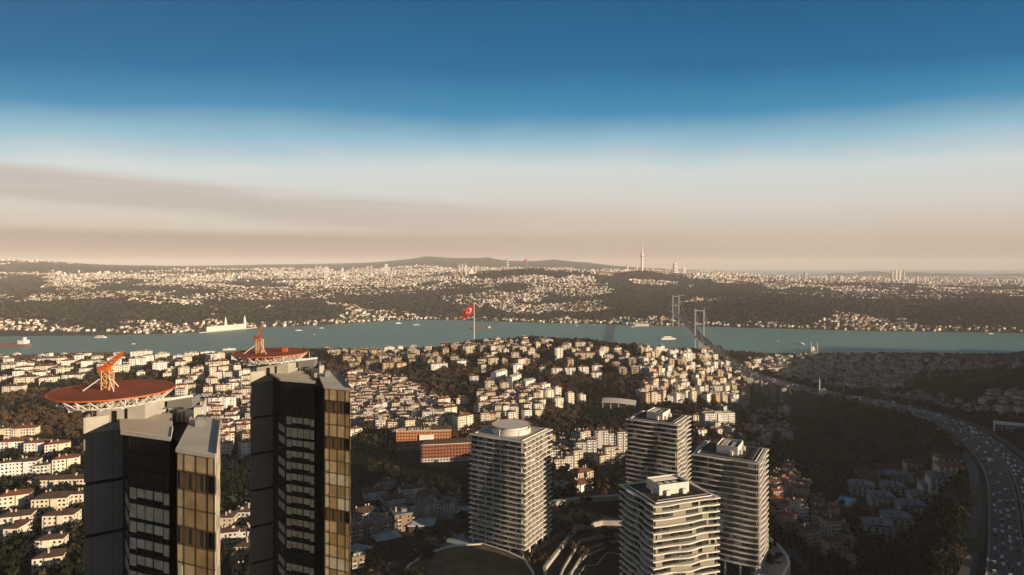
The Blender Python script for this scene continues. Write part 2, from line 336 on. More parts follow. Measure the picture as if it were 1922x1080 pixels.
ANC = Vector((-97.4, 156, 0))
def L2(p): return (p[0]-ANC.x, p[1]-ANC.y)
A0, A1 = (-105.9, 158.0), (-91.0, 168.0); A2, A3 = (-96.2, 181.0), (-112.2, 173.8)
B0, B1 = (-88.6, 148.0), (-76.8, 143.3); Bl = (-99.2, 162.4)
C0, C1, C2, C3 = (-70.5, 134.6), (-60.7, 130.5), (-73.2, 160.0), (-82.7, 165.7)
def lerp2(a, b, t): return (a[0]+(b[0]-a[0])*t, a[1]+(b[1]-a[1])*t)
def facet_piece(a, b, t0, t1, z0, z1, thick, inset=0.0):
    """box on the facade line a->b between fractions; outward is to the right of a->b (towards the camera)"""
    dx, dy = b[0]-a[0], b[1]-a[1]; l = math.hypot(dx, dy); nx, ny = dy/l, -dx/l
    p, q = lerp2(a, b, t0), lerp2(a, b, t1)
    o0, o1 = -inset-thick, -inset
    poly = [(p[0]+nx*o0, p[1]+ny*o0), (p[0]+nx*o1, p[1]+ny*o1), (q[0]+nx*o1, q[1]+ny*o1), (q[0]+nx*o0, q[1]+ny*o0)]
    return MB().prism(poly, z0, z1)
def make_twin(rng):
    T = empty('glass_tower')
    a0, a1, a2, a3 = map(L2, (A0, A1, A2, A3)); b0, b1, bl = map(L2, (B0, B1, Bl)); c0, c1, c2, c3 = map(L2, (C0, C1, C2, C3))
    ZL, ZW, ZB = 287.6, 287.2, 96.0
    inn = lambda poly, d: poly
    # cores behind the cladding
    def shrink(poly, d):
        cx = sum(p[0] for p in poly)/len(poly); cy_ = sum(p[1] for p in poly)/len(poly); o = []
        for x, y in poly:
            l = math.hypot(x-cx, y-cy_); o.append((cx+(x-cx)*(1-d/l), cy_+(y-cy_)*(1-d/l)))
        return o
    slab = MB(); slab.prism(shrink([a0, a1, a2, a3], .45), ZB, ZL-1.6); slab.build('slab_wall', M_blackgap, T)
    core = MB(); core.prism(shrink([bl, b0, b1, (b1[0]-6.0, b1[1]+11.0), (a1[0]+1.0, a1[1]+3.0), (a1[0]-.5, a1[1]-.6)], .5), ZB, ZW-.72)
    core.prism([(a1[0]+.6, a1[1]-1.5), (b1[0]-3, b1[1]+8), (c0[0]+.2, c0[1]+8), (c3[0]+3, c3[1]-3), (a2[0]+6, a2[1]-3)], ZB, ZW-2.5)
    core.build('core_wall', M_blackgap, T)
    rw = MB(); rw.prism(shrink([c0, c1, c2, c3], .5), ZB, ZW-.7); rw.build('wing_wall', M_blackgap, T)
    # parapet of the slab and its roof
    pb = MB()
    for p, q in ((a0, a1), (a1, a2), (a2, a3), (a3, a0)):
        pb.add(*_wallseg(p, q, .5, ZL-3.4, ZL+.5))
    pb.build('parapet', M_conc, T)
    MB().prism(shrink([a0, a1, a2, a3], .6), ZL-1.62, ZL-1.2).build('roof', M_roofmem, T)
    # grey cladding panels in blocks of three rows
    z = ZL-3.45; row = 0
    for blk in range(7):
        for r in range(3):
            h = 4.05
            for k, (t0, t1) in enumerate(((0, .10), (.10, .34), (.34, .62), (.62, .90), (.90, 1.0))):
                facet_piece(a0, a1, t0+.002, t1-.002, z-h+.04, z, .25, .0 if k % 2 == 0 else .02).build('cladding_panel', M_clad, T)
            z -= h
        z -= .85
    zc = z
    MB().prism(shrink([a0, a1, a2, a3], .2), ZB, zc-.1).build('lower_wall', M_clad, T)
    # middle wing: roof slab, facade
    m = MB(); m.prism([(bl[0]-.3, bl[1]-.4), (b0[0]-2.4, b0[1]+.6), (b0[0]-.1, b0[1]-.25), (b1[0]+.5, b1[1]-.4), (b1[0]-4.2, b1[1]+9.5), (a1[0]+2, a1[1]-.6)], ZW-.7, ZW)
    m.build('wing_roof', M_roofmem, T)
    m = MB(); m.bar((b0[0]-2.2, b0[1]+.8, ZW+.12), (b1[0]+.6, b1[1]-.3, ZW+.12), .12); m.bar((b1[0]+.5, b1[1]-.3, ZW+.12), (b1[0]-4.2, b1[1]+9.3, ZW+.12), .12); m.build('roof_edge_rail', M_white, T)
    fh = 3.85; cols = [0, .19, .40, .62, .85, 1.0]; z = ZW-.75
    for fl in range(22):
        dark = fl in (0, 1, 2) or fl in (15,)
        full = fl in (4, 18)
        for k in range(5):
            t0, t1 = cols[k]+.008, cols[k+1]-.008
            if dark: zz0, zz1 = z-fh+.12, z-.05
            elif full: zz0, zz1 = z-fh+.45, z-.3
            else: zz0, zz1 = z-fh+(1.45 if k in (1, 2, 3) else .9), z-.45
            mt = M_gdark if dark else (M_curt2 if (k in (1, 3) and rng.random() < .22) else M_curt)
            if k == 2 and not dark and not full: t1 -= .03
            facet_piece(b0, b1, t0, t1, zz0, zz1, .2, .04).build('window_pane', mt, T)
        if not dark: facet_piece(b0, b1, .004, .996, z-fh+.05, z-fh+.62, .3, .12).build('spandrel', M_gdark, T)
        # narrow flank: one small window
        if fl > 2: facet_piece(bl, b0, .45, .86, z-fh+1.1, z-.5, .15, .1).build('flank_window', M_curt if fl % 3 else M_gdark, T)
        z -= fh
    for t_ in cols:
        facet_piece(b0, b1, max(0, t_-.006), min(1, t_+.006), z, ZW-.72, .12, -.03).build('mullion', M_frame, T)
    # right wing
    m = MB(); m.prism([(c0[0]-.3, c0[1]-.1), (c1[0]+.3, c1[1]-.4), (c2[0]+.5, c2[1]), (c3[0], c3[1]+.3)], ZW-.7, ZW); m.build('wing_roof', M_roofmem, T)
    m = MB(); m.prism([(c1[0]-.15, c1[1]+.8), (c1[0]+.15, c1[1]+.5), (c2[0]+.35, c2[1]-.4), (c2[0]+.05, c2[1]-.4)], ZW+.004, ZW+.5); m.build('roof_gutter', M_mach, T)
    m = MB(); m.box(-2, 2, -1.1, 1.1, 0, 1.7); m.box(-1.6, 1.6, -.8, .8, 1.7, 2.1); m.build('roof_unit', M_mach, T, ((c0[0]+c3[0])/2+1.0, (c0[1]+c3[1])/2+5.0, ZW), 2.0)
    m = MB(); m.box(-1.5, 1.5, -.9, .9, 0, 2.6); m.build('roof_unit', M_conc, T, (c3[0]+2.4, c3[1]-2.2, ZW), 2.0)
    cols = [0, .19, .51, .82, 1.0]; z = ZW-.75
    for fl in range(22):
        terr = fl in (1, 4, 10)
        for k in range(4):
            t0, t1 = cols[k]+.008, cols[k+1]-.008
            r = rng.random()
            mt = M_gsunglow
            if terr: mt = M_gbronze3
            elif k in (0,) or (k == 3 and r < .5): mt = M_gsunglow2
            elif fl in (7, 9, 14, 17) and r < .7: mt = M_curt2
            elif r < .25: mt = M_gsunglow2
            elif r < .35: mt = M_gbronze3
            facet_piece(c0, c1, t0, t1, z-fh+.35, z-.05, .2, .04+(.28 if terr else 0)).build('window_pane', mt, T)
        if fl > 5 and not terr:
            facet_piece(c0, c1, .03, .14, z-fh+1.0, z-.5, .1, -.03).build('curtain', M_curt2, T)
        facet_piece(c0, c1, .004, .996, z-fh+.02, z-fh+.32, .3, .0).build('floor_band', M_gbronze3, T)
        # sunlit flank: stone fins, uneven from floor to floor
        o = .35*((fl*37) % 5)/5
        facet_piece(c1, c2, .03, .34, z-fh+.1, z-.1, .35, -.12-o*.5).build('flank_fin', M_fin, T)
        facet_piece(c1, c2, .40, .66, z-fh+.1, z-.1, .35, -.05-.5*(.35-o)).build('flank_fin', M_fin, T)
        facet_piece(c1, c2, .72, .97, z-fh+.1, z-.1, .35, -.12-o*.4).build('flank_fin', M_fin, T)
        z -= fh
    for t_ in cols:
        facet_piece(c0, c1, max(0, t_-.007), min(1, t_+.007), z, ZW-.72, .12, -.03).build('mullion', M_frame, T)
    # recess between the wings: small pale windows of the stair
    for fl in range(8, 20, 3):
        facet_piece(b1, c0, .35, .62, 286-fl*fh+.4, 286-fl*fh+2.6, .15, 6.2).build('stair_window', M_curt2, T)
    # plant room under the helicopter deck
    ZD = 295.4; R_ = 13.6
    m = MB(); m.box(-7.2, 5.0, 5.0, 14, ZL-1.2, ZD-3.6); m.box(-9.0, -7.25, 6, 10, ZL-1.2, ZL+2); m.box(-3.4, -2.1, 4.93, 5.0, ZL-1.2, ZL+1.6, 1); m.box(-.1, .6, 4.9, 5.0, ZL-1.2, ZL+2.2, 1)
    m.build('plant_room', [M_conc, M_frame], T)
    MB().box(6, 12.5, 13.5, 16, ZL-3, ZD-4.6).build('chiller_room', M_mach, T); MB().box(9, 12, 17, 19, ZL-3, ZL+3).build('stair_head', M_mach, T)
    for k in range(6): MB().box(6+k*1.3, 6.7+k*1.3, 11.2, 12.1, ZL-3, ZL-.3+.35*(k % 3)).build('ventilator', M_mach, T)
    m = MB(); m.add(*_wallseg((a1[0]+.5, a1[1]+.4), (a1[0]+10.5, a1[1]-2), .4, ZW-2.5, ZW+.9)); m.add(*_wallseg((a1[0]+10.5, a1[1]-2), (a1[0]+5.5, a1[1]+11), .4, ZW-2.5, ZW+1.6)); m.build('parapet', M_white, T)
    MB().lathe(0, 0, [(R_-.7, ZD-.35), (R_-.7, ZD)], 64).build('helicopter_deck', M_rust, T)
    m = MB(); m.lathe(0, 0, [(R_-.68, ZD-.3), (R_+.05, ZD-.2), (R_, ZD+.12), (R_-.68, ZD+.05)], 64, cap=False); m.build('deck_rim', M_orange, T)
    m = MB(); n = 28
    for k in range(n):
        t0, t1 = 2*math.pi*k/n, 2*math.pi*(k+1)/n; th_ = (t0+t1)/2
        ro, ri = R_-.3, R_-2.6; pt = lambda r, t, z: (r*math.cos(t), r*math.sin(t), z)
        m.bar(pt(ri, t0, ZD-2.4), pt(ri, t1, ZD-2.4), .20); m.bar(pt(ro, t0, ZD-.4), pt(ri, th_, ZD-2.4), .13); m.bar(pt(ro, t1, ZD-.4), pt(ri, th_, ZD-2.4), .13)
        m.bar(pt(ri, th_, ZD-2.4), pt(ri, th_, ZD-.4), .10)
    for k in range(-3, 4):
        y = k*3.6; xx = math.sqrt((R_-2.6)**2-y*y); m.bar((-xx, y, ZD-2.4), (xx, y, ZD-2.4), .22); m.bar((y, -xx, ZD-2.75), (y, xx, ZD-2.75), .22)
    for x, y in ((-6, 6), (4, 6), (-6, 12), (4, 12), (-2, 6)): m.bar((x, y, ZD-4.4), (x, y, ZD-2.4), .3)
    m.bar((-4, -10, ZD-2.9), (12, 4, ZD-2.9), .3); m.bar((2, -6, ZD-3.3), (15, 9, ZD-3.3), .35)
    m.build('deck_truss', M_white, T)
    # painted ring and mark on the deck
    m = MB()
    for (r0, r1, cx, cy_) in ((8.3, 8.6, 0, 0), (1.5, 1.7, -7.5, 2.5), (1.5, 1.7, 6.5, -4)):
        vs = []; nn = 40
        for k in range(nn):
            t_ = 2*math.pi*k/nn
            vs += [(cx+r0*math.cos(t_), cy_+r0*math.sin(t_), ZD+.006), (cx+r1*math.cos(t_), cy_+r1*math.sin(t_), ZD+.006)]
        m.add(vs, [(2*k, 2*k+1, (2*k+3) % (2*nn), (2*k+2) % (2*nn)) for k in range(nn)])
    m.build('deck_marking', mat('faded_deck_line', (.30, .085, .04), .8), T)
    # short antenna mast
    m = MB(); m.bar((a1[0]+3, a1[1]+5, ZL-2), (a1[0]+3, a1[1]+5, ZL+6), .08); m.bar((a1[0]+3.8, a1[1]+5.5, ZL-2), (a1[0]+3.8, a1[1]+5.5, ZL+4), .06); m.build('antenna', M_white, T)
    return T
def _wallseg(p, q, th_, z0, z1):
    dx, dy = q[0]-p[0], q[1]-p[1]; l = math.hypot(dx, dy); nx, ny = -dy/l*th_, dx/l*th_
    vs = [(p[0], p[1], z0), (q[0], q[1], z0), (q[0]+nx, q[1]+ny, z0), (p[0]+nx, p[1]+ny, z0), (p[0], p[1], z1), (q[0], q[1], z1), (q[0]+nx, q[1]+ny, z1), (p[0]+nx, p[1]+ny, z1)]
    return vs, [(0, 1, 5, 4), (1, 2, 6, 5), (2, 3, 7, 6), (3, 0, 4, 7), (4, 5, 6, 7), (3, 2, 1, 0)]
T1 = make_twin(random.Random(3)); T1.location = (ANC.x, ANC.y, 0); tag(T1, 'nearer dark glass tower at lower left under a rust-red round helicopter deck', 'tower', 'twin glass towers')
T2 = make_twin(random.Random(9)); T2.location = (ANC.x+12, ANC.y+70, -.4); T2.scale = (.93, .93, 1); tag(T2, 'farther dark glass tower, standing right of the nearer helicopter-deck tower', 'tower', 'twin glass towers')
def crane(loc, jib_to, label, hue):
    K = empty('maintenance_crane', loc, 0, label, 'crane', 'cranes on the helicopter decks')
    m = MB(); s_ = .95; H_ = 4.8
    for x in (-s_, s_):
        for y in (-s_, s_): m.bar((x, y, 0), (x, y, H_), .13)
    for k in range(3):
        z0, z1 = k*1.6, (k+1)*1.6
        for (x0, y0, x1, y1) in ((-s_, -s_, s_, -s_), (s_, -s_, s_, s_), (s_, s_, -s_, s_), (-s_, s_, -s_, -s_)):
            m.bar((x0, y0, z0), (x1, y1, z1), .08); m.bar((x1, y1, z0), (x0, y0, z1), .08); m.bar((x0, y0, z1), (x1, y1, z1), .08)
    m.build('mast', mat('pale_orange_steel', (.55, .30, .14), .6), K)
    for a in ((-4.6, -2.2), (3.4, -3.0), (.4, 3.6)):
        MB().bar((a[0], a[1], .1), (a[0]*.2, a[1]*.2, 3.2), .14).build('stay', M_white, K)
    m = MB(); J0, J1 = Vector((-1.0, 0, H_)), Vector(jib_to); w_ = .75
    for dx in (-w_, w_):
        for dz in (-.5, .9):
            m.bar(J0+Vector((0, dx, dz)), J1+Vector((0, dx*.5, dz*.5)), .12)
    n = 6
    for k in range(n):
        p, q = J0.lerp(J1, k/n), J0.lerp(J1, (k+1)/n); f0, f1 = 1-.5*k/n, 1-.5*(k+1)/n
        for dx in (-w_, w_):
            m.bar(p+Vector((0, dx*f0, -.5*f0)), q+Vector((0, dx*f1, .9*f1)), .09); m.bar(p+Vector((0, dx*f0, .9*f0)), q+Vector((0, dx*f1, -.5*f1)), .09)
        m.bar(p+Vector((0, -w_*f0, .9*f0)), q+Vector((0, w_*f1, .9*f1)), .09); m.bar(p+Vector((0, -w_*f0, -.5*f0)), p+Vector((0, w_*f0, -.5*f0)), .09)
    m.build('jib', hue, K)
    MB().box(-2.0, .3, -.9, .9, H_-.6, H_+.9).build('winch_housing', hue, K)
crane((ANC.x-1.6, ANC.y+.5, 295.4), (3.4, .4, 8.8), 'orange lattice crane standing on the nearer helicopter deck', M_orange)
crane((ANC.x+12-3.0, ANC.y+70-2, 295.0), (.6, .4, 9.6), 'rust-brown upright crane standing on the farther helicopter deck', mat('rust_steel', (.24, .075, .03), .7))
m = MB(); m.box(-.8, .8, -.6, .6, 0, 1.5); tag(m.build('equipment_box', M_orange, None, (ANC.x+12+4.8, ANC.y+70+1, 295.0)), 'small orange equipment box on the farther helicopter deck', 'box')
# ------------------------------------------------------------------ four striped residential towers
M_slab = mat('cream_balcony_band', (.68, .63, .55), .75, noise=.12, nscale=.15)
M_rdark = mat('dark_roof_gravel', (.045, .038, .033), .95, noise=.3, nscale=.2)
M_glz = [mat('near_black_glass', (.016, .017, .014), .1, spec=.8), mat('green_glass', (.045, .052, .042), .15, spec=.7), mat('blind_glass', (.26, .235, .18), .5), mat('pier_white', (.46, .43, .36), .7)]  # first pane colour is an even near-black
M_penth = mat('white_roof_block', (.66, .61, .54), .8, noise=.08, nscale=.2)
def striped_tower(front, left, right, zr, n_fl, label, wav, piers, rnd, style):
    fp, lp, rp = Vector(front), Vector(left), Vector(right); bk = lp+rp-fp; fh = 3.86
    cen = (fp+lp+rp+bk)/4; bt, bu, gi = (.48, .14, 2.0) if style == 'round' else ((.55, .22, .8) if wav > 1.05 else (.52, .16, 1.1))
    T = empty('striped_tower', (cen.x, cen.y, 0), 0, label, 'tower', 'striped residential towers')
    loc = [(p-cen) for p in (fp, rp, bk, lp)]
    def outline(d, fl, waves=True, ns=14):
        pts = []
        for i in range(4):
            p, q = loc[i], loc[(i+1) % 4]; e = (q-p); l = e.length; e.normalize(); nrm = Vector((e.y, -e.x))
            for k in range(ns):
                s_ = k/ns; wv = 0
                if waves: wv = wav*.8*(math.sin(2*math.pi*(s_*1.15+i*.31)+fl*.23*(1 if i % 2 else -1))*.9+.5*math.sin(2*math.pi*s_*2.1+fl*.11+i))*math.sin(math.pi*min(1, max(0, s_*1.02)))**.5
                base = p+e*(l*s_); pts.append((base+nrm*(d+wv)) if k else p+(p.normalized()*d*1.35))
        return [(v.x, v.y) for v in pts]
    for fl in range(n_fl+1):
        z = zr-fl*fh
        m = MB(); m.prism(outline(1.0 if fl else 1.2, fl), z-(bt if fl else .6), z+(bu if fl else 0)); m.build('balcony_band', M_slab, T)
    # glazing set back behind the bands: one mesh of many small panes
    g = MB()
    for i in range(4):
        p, q = loc[i], loc[(i+1) % 4]; e = (q-p); l = e.length; e.normalize(); nrm = Vector((e.y, -e.x)); k = int(l/1.35)
        for fl in range(n_fl):
            z1, z0 = zr-fl*fh-bt+.01, zr-(fl+1)*fh+bu+.01
            run = 0; mi = 0
            for j in range(k):
                if run <= 0: run = rnd.randint(1, 4); mi = rnd.choices((0, 1, 2, 3), (5, 3.2, 1.6+(1.2 if i == 0 else 0), .35))[0]
                run -= 1
                x0 = p+e*(l*j/k+.06)-nrm*gi; x1 = p+e*(l*(j+1)/k-.06)-nrm*gi
                dep = 1.1 if mi == 0 and rnd.random() < .3 else 0
                x0 -= nrm*dep; x1 -= nrm*dep
                g.quad((x0.x, x0.y, z0), (x1.x, x1.y, z0), (x1.x, x1.y, z1), (x0.x, x0.y, z1), mi)
    g.build('glazing', M_glz, T, kind='stuff')
    ins = [v*(1-4.6/v.length) for v in loc]
    MB().prism([(v.x, v.y) for v in ins], zr-n_fl*fh, zr-.6).build('inner_wall', M_glz[0], T)
    pm = None
    if piers:
        for i in (0, 3):
            p, q = loc[i], loc[(i+1) % 4]
            for j in range(1, piers):
                c = p.lerp(q, j/piers); e = (q-p).normalized(); nrm = Vector((e.y, -e.x)); c = c-nrm*.8
                for fl in range(n_fl):
                    if (fl*7+j*5) % 11 < 8:
                        if pm is None: pm = MB().box(-.45, .45, -.45, .45, 0, fh-.74).build('pier', M_glz[3], T)
                        else: pm = pm.copy(); C.objects.link(pm)
                        pm.location = (c.x, c.y, zr-(fl+1)*fh+.23)
    # pillars under the lowest floor
    zb = zr-n_fl*fh-.84
    for i in range(4):
        p, q = loc[i], loc[(i+1) % 4]
        for j in range(4):
            c = p.lerp(q, j/4)*.93; gz = float(ground(cen.x+c.x, cen.y+c.y))
            MB().lathe(c.x, c.y, [(.75, gz-3), (.75, zb)], 10).build('pillar', M_slab, T)
    MB().prism([(v.x*.72, v.y*.72) for v in loc], zb-16, zb).build('lobby_wall', M_glz[0], T)
    # roof
    ro = [v*(1-1.5/v.length) for v in loc]
    MB().prism([(v.x, v.y) for v in ro], zr+.004, zr+.25).build('roof', M_rdark if style != 'round' else M_conc, T)
    m = MB()
    for i in range(4):
        p, q = loc[i]*.9, loc[(i+1) % 4]*.9; m.add(*_wallseg(p, q, .35, zr+.25, zr+.85))
    m.build('roof_kerb', M_slab, T)
    if style == 'round':
        R_ = 15.5
        m = MB(); m.lathe(0, 0, [(R_, zr+.26), (R_, zr+4.2), (R_-.5, zr+4.2), (R_-.5, zr+1)], 64, cap=False); m.build('drum_screen', M_penth, T)
        m = MB(); m.lathe(0, 0, [(R_-2.0, zr+.26), (R_-2.0, zr+5.6), (R_-.2, zr+5.9), (R_-.2, zr+6.3)], 64); m.build('helicopter_deck', M_penth, T)
        m = MB(); nn = 64
        for k in range(nn):
            t0, t1 = 2*math.pi*k/nn, 2*math.pi*(k+.55)/nn; a_, b_ = R_-.45, R_+.25
            m.prism([(a_*math.cos(t0), a_*math.sin(t0)), (b_*math.cos(t0), b_*math.sin(t0)), (b_*math.cos(t1), b_*math.sin(t1)), (a_*math.cos(t1), a_*math.sin(t1))], zr+6.31, zr+6.55)
        m.build('deck_rim', mat('red_rim_marks', (.45, .13, .07), .7), T)
        for k, t_ in enumerate((-2.2, -1.15, -.55)):
            MB().box(-.5, .5, -.3, .3, zr+.26, zr+4.5).build('duct', M_penth, T, (R_*1.0*math.cos(t_), R_*1.0*math.sin(t_), 0), t_)
    else:
        ax = (loc[1]-loc[0]).normalized(); rz = math.atan2(ax.y, ax.x)
        bw, bd, bh = 20, 14.5, 6.0; Pn = (0, 1.5, zr+.25)
        m = MB()
        for (x0, x1, y0, y1) in ((-bw/2, bw/2, -bd/2, -bd/2+.4), (-bw/2, bw/2, bd/2-.4, bd/2), (-bw/2, -bw/2+.4, -bd/2+.4, bd/2-.4), (bw/2-.4, bw/2, -bd/2+.4, bd/2-.4)): m.box(x0, x1, y0, y1, 0, bh)
        m.build('roof_block', M_penth, T, Pn, rz)
        MB().box(-bw/2+.42, bw/2-.42, -bd/2+.42, bd/2-.42, 0, bh-1.6).build('plant_deck', M_rdark, T, Pn, rz)
        m = MB()
        for k in range(3): m.box(-8+k*4.6, -5.2+k*4.6, -4.5, -1.5, bh-1.6, bh-.5)
        for k in range(4): m.box(-8.5, 8.5, 1+k*1.2, 1.35+k*1.2, bh-.8, bh-.5)
        m.build('cooling_unit', M_penth, T, Pn, rz)
        for k, (x, y) in enumerate(((-bw/2-1.2, -3), (bw/2-4, -bd/2-1.2), (-bw/2+5, -bd/2-1.0), (bw/2+1.3, 2))):
            MB().box(x-1.3, x+1.3, y-.9, y+.9, 0, 2.8).build('vent_box', M_penth, T, Pn, rz)
        m = MB(); m.add(*_wallseg(loc[0]*.8, loc[1]*.8, .12, zr+.85, zr+1.5)); m.add(*_wallseg(loc[1]*.8, loc[2]*.8, .12, zr+.85, zr+1.5)); m.build('roof_rail', M_clad, T)
    return T
def pz(u, v, z): p = P(u, v, z); return (p.x, p.y)
rr = random.Random(5)
striped_tower(pz(983, 831, 192), pz(883, 815, 192), pz(1034, 806, 192), 192, 21, 'striped tower with a round white helicopter deck on its roof', .6, 7, rr, 'round')
striped_tower(pz(1270, 798, 192), pz(1177, 787, 192), pz(1295, 781, 192), 192, 23, 'striped tower with white roof block, standing farthest back of the four', .9, 0, rr, 'box')
striped_tower(pz(1423, 871, 192), pz(1301, 853, 192), pz(1440, 843, 192), 192, 18, 'striped tower with white roof block, rightmost of the four', .9, 0, rr, 'box')
D0 = pz(1228, 950, 192); D1 = pz(1166, 910, 192); Dr = (D0[0]+39.5, D0[1]+13.5)
striped_tower(D0, D1, Dr, 192, 26, 'nearest striped tower with wavy sunlit bands, standing in front of the others', 1.2, 0, rr, 'box')
# ------------------------------------------------------------------ highway, viaduct, suspension bridge
M_asph = mat('asphalt', (.085, .083, .08), .9, noise=.25, nscale=.05)
M_line = mat('road_paint', (.42, .41, .38), .8)
M_barr = mat('concrete_barrier', (.26, .25, .23), .9, noise=.2, nscale=.3)
M_pier = mat('pier_concrete', (.34, .32, .28), .9, noise=.15, nscale=.1)
M_steel = mat('grey_bridge_steel', (.36, .36, .35), .6)
def hpt(i, off, dz=0.0):
    p = HWA[i]; n = HNOR[i]; return (p[0]+n[0]*off, p[1]+n[1]*off, p[2]+dz)
def ribbon(i0, i1, o0, o1, dz, m=None, mi=0, step=1):
    m = m or MB(); ids = list(range(i0, i1+1, step)); vs = []
    for i in ids: vs += [hpt(i, o0 if not callable(o0) else o0(i), dz), hpt(i, o1 if not callable(o1) else o1(i), dz)]
    return m.add(vs, [(2*k, 2*k+1, 2*k+3, 2*k+2) for k in range(len(ids)-1)], mi)
def wallrib(i0, i1, o0, o1, z0, z1, m=None):
    m = m or MB(); ids = list(range(i0, i1+1)); vs = []
    for i in ids: vs += [hpt(i, o0, z0), hpt(i, o0, z1), hpt(i, o1, z1), hpt(i, o1, z0)]
    fs = []
    for k in range(len(ids)-1):
        for a in range(4): b_ = (a+1) % 4; fs.append((4*k+a, 4*k+b_, 4*k+4+b_, 4*k+4+a))
    fs += [(0, 1, 2, 3), tuple(4*(len(ids)-1)+a for a in (3, 2, 1, 0))]
    return m.add(vs, fs)
NI = len(HWA)-1
BR0 = int(np.argmin(abs(HWA[:, 1]-(BN.y-255*BD.y))))
LW = 8.6                                                        # half width of one carriageway
COFF = 21.0                                                    # distance between carriageways
def coff(i): return COFF if i < VIA0-40 else (COFF-(COFF-15.6)*min(1, (i-VIA0+40)/60))
road_l = ribbon(0, VIA0, -LW-1.5, LW, 0).build('road', M_asph); tag(road_l, kind='structure')
road_r = ribbon(0, VIA0, lambda i: coff(i)-LW, lambda i: coff(i)+LW+1.5, .02).build('road', M_asph); tag(road_r, kind='structure')
ns_ = int(np.argmin(abs(HWA[:, 1]-860)))
side = ribbon(0, ns_, -24, -15.5, -.6).build('slip_road', M_asph); tag(side, kind='structure')
side = ribbon(0, VIA0-20, lambda i: coff(i)+14, lambda i: coff(i)+22, -.4).build('slip_road', M_asph); tag(side, kind='structure')
for k, (i0, i1, o) in enumerate(((0, NI-40, -LW-2.0), (0, VIA0, LW+.4), (0, VIA0, COFF-LW-.9))):
    wl = wallrib(i0, min(i1, VIA0), o, o+.5, -1.4, .95).build('barrier', M_barr); tag(wl, ['pale concrete barrier along the left edge of the highway', 'concrete barrier left of the highway median strip', 'concrete barrier right of the highway median strip'][k], 'barrier')
lm = MB()
for o in (-LW-1.0, LW-.2): ribbon(0, VIA0, o-.12, o+.12, .008, lm)
for o in (-4.3, 0, 4.3):
    for i in range(0, VIA0-2, 2): ribbon(i, i+1, o-.1, o+.1, .008, lm)
for o in (-8.4, -4.3, 0, 4.3, 8.6):
    for i in range(0, VIA0-2, 2 if abs(o) < 8 else 1): ribbon(i, i+1, (lambda q, o=o: coff(q)+o-.1), (lambda q, o=o: coff(q)+o+.1), .03, lm)
tag(lm.build('lane_marking', M_line), kind='structure')
# viaduct
V = empty('viaduct', tuple(HWA[VIA0]), 0, 'concrete highway viaduct on broad pale piers leading to the bridge', 'viaduct')
def rel(o, T): o.location = o.location-T.location; return o
dk = MB(); ids = list(range(VIA0-4, BR0+1)); vs = []
for i in ids:
    for o, z in ((-LW-2.2, .012), (coff(i)+LW+2.2, .012), (coff(i)+LW-1, -2.6), (-LW+1, -2.6)): vs.append(hpt(i, o, z))
fs = [(4*k+a, 4*k+(a+1) % 4, 4*k+4+(a+1) % 4, 4*k+4+a) for k in range(len(ids)-1) for a in range(4)]
dk.add(vs, fs+[(3, 2, 1, 0), tuple(4*(len(ids)-1)+a for a in range(4))]); rel(dk.build('deck', M_asph, V), V)
for o in (-LW-2.2,):
    rel(wallrib(VIA0-3, BR0, o-.05, o+.45, -1.5, 1.1).build('parapet', M_pier, V), V)
ob = MB(); vs = []
for i in range(VIA0-3, BR0+1):
    o = coff(i)+LW+1.8; vs += [hpt(i, o, -1.5), hpt(i, o, 1.1), hpt(i, o+.45, 1.1), hpt(i, o+.45, -1.5)]
n = BR0-VIA0+4; ob.add(vs, [(4*k+a, 4*k+(a+1) % 4, 4*k+4+(a+1) % 4, 4*k+4+a) for k in range(n-1) for a in range(4)]); rel(ob.build('parapet', M_pier, V), V)
s_next = HDIST[VIA0]+8
for i in range(VIA0, BR0):
    if HDIST[i] >= s_next:
        s_next += 38
        c = Vector(hpt(i, coff(i)/2)); gz = float(ground(c.x, c.y)); tx = Vector((HTAN[i, 0], HTAN[i, 1])); nn = Vector((HNOR[i, 0], HNOR[i, 1]))
        for sgn in (-1, 1):
            cc = Vector((c.x, c.y))+nn*(sgn*(coff(i)/2)); a, b_ = nn*5.2, tx*1.6
            p = [cc-a-b_, cc+a-b_, cc+a+b_, cc-a+b_]
            rel(MB().prism([(q.x, q.y) for q in p], gz-5, c.z-2.5).build('pier', M_pier, V), V)
# suspension bridge
B = empty('suspension_bridge', (BN.x, BN.y, 0), 0, 'grey steel suspension bridge crossing the strait, with two portal towers', 'bridge')
bn = Vector((-BD.y, BD.x, 0)); bnr = -bn
S0, S1, S2, S3 = -255.0, 0.0, (BF-BN).length, (BF-BN).length+250
def bp(s, o, z): return Vector((0, 0, 0))+Vector((BD.x, BD.y, 0))*s+bnr*o+Vector((0, 0, z))
def deckz(s): return 65+3.0*(1-((s-S2/2)/(S2/2))**2) if 0 <= s <= S2 else 65
dk = MB(); ss = list(np.linspace(S0, S3, 60)); vs = []
for s in ss:
    z = deckz(s)
    for o, dz in ((-16.5, 0), (16.5, 0), (9, -3), (-9, -3)): vs.append(bp(s, o, z+dz))
dk.add(vs, [(4*k+a, 4*k+(a+1) % 4, 4*k+4+(a+1) % 4, 4*k+4+a) for k in range(len(ss)-1) for a in range(4)]+[(3, 2, 1, 0), tuple(4*(len(ss)-1)+a for a in range(4))]); dk.build('deck', M_asph, B)
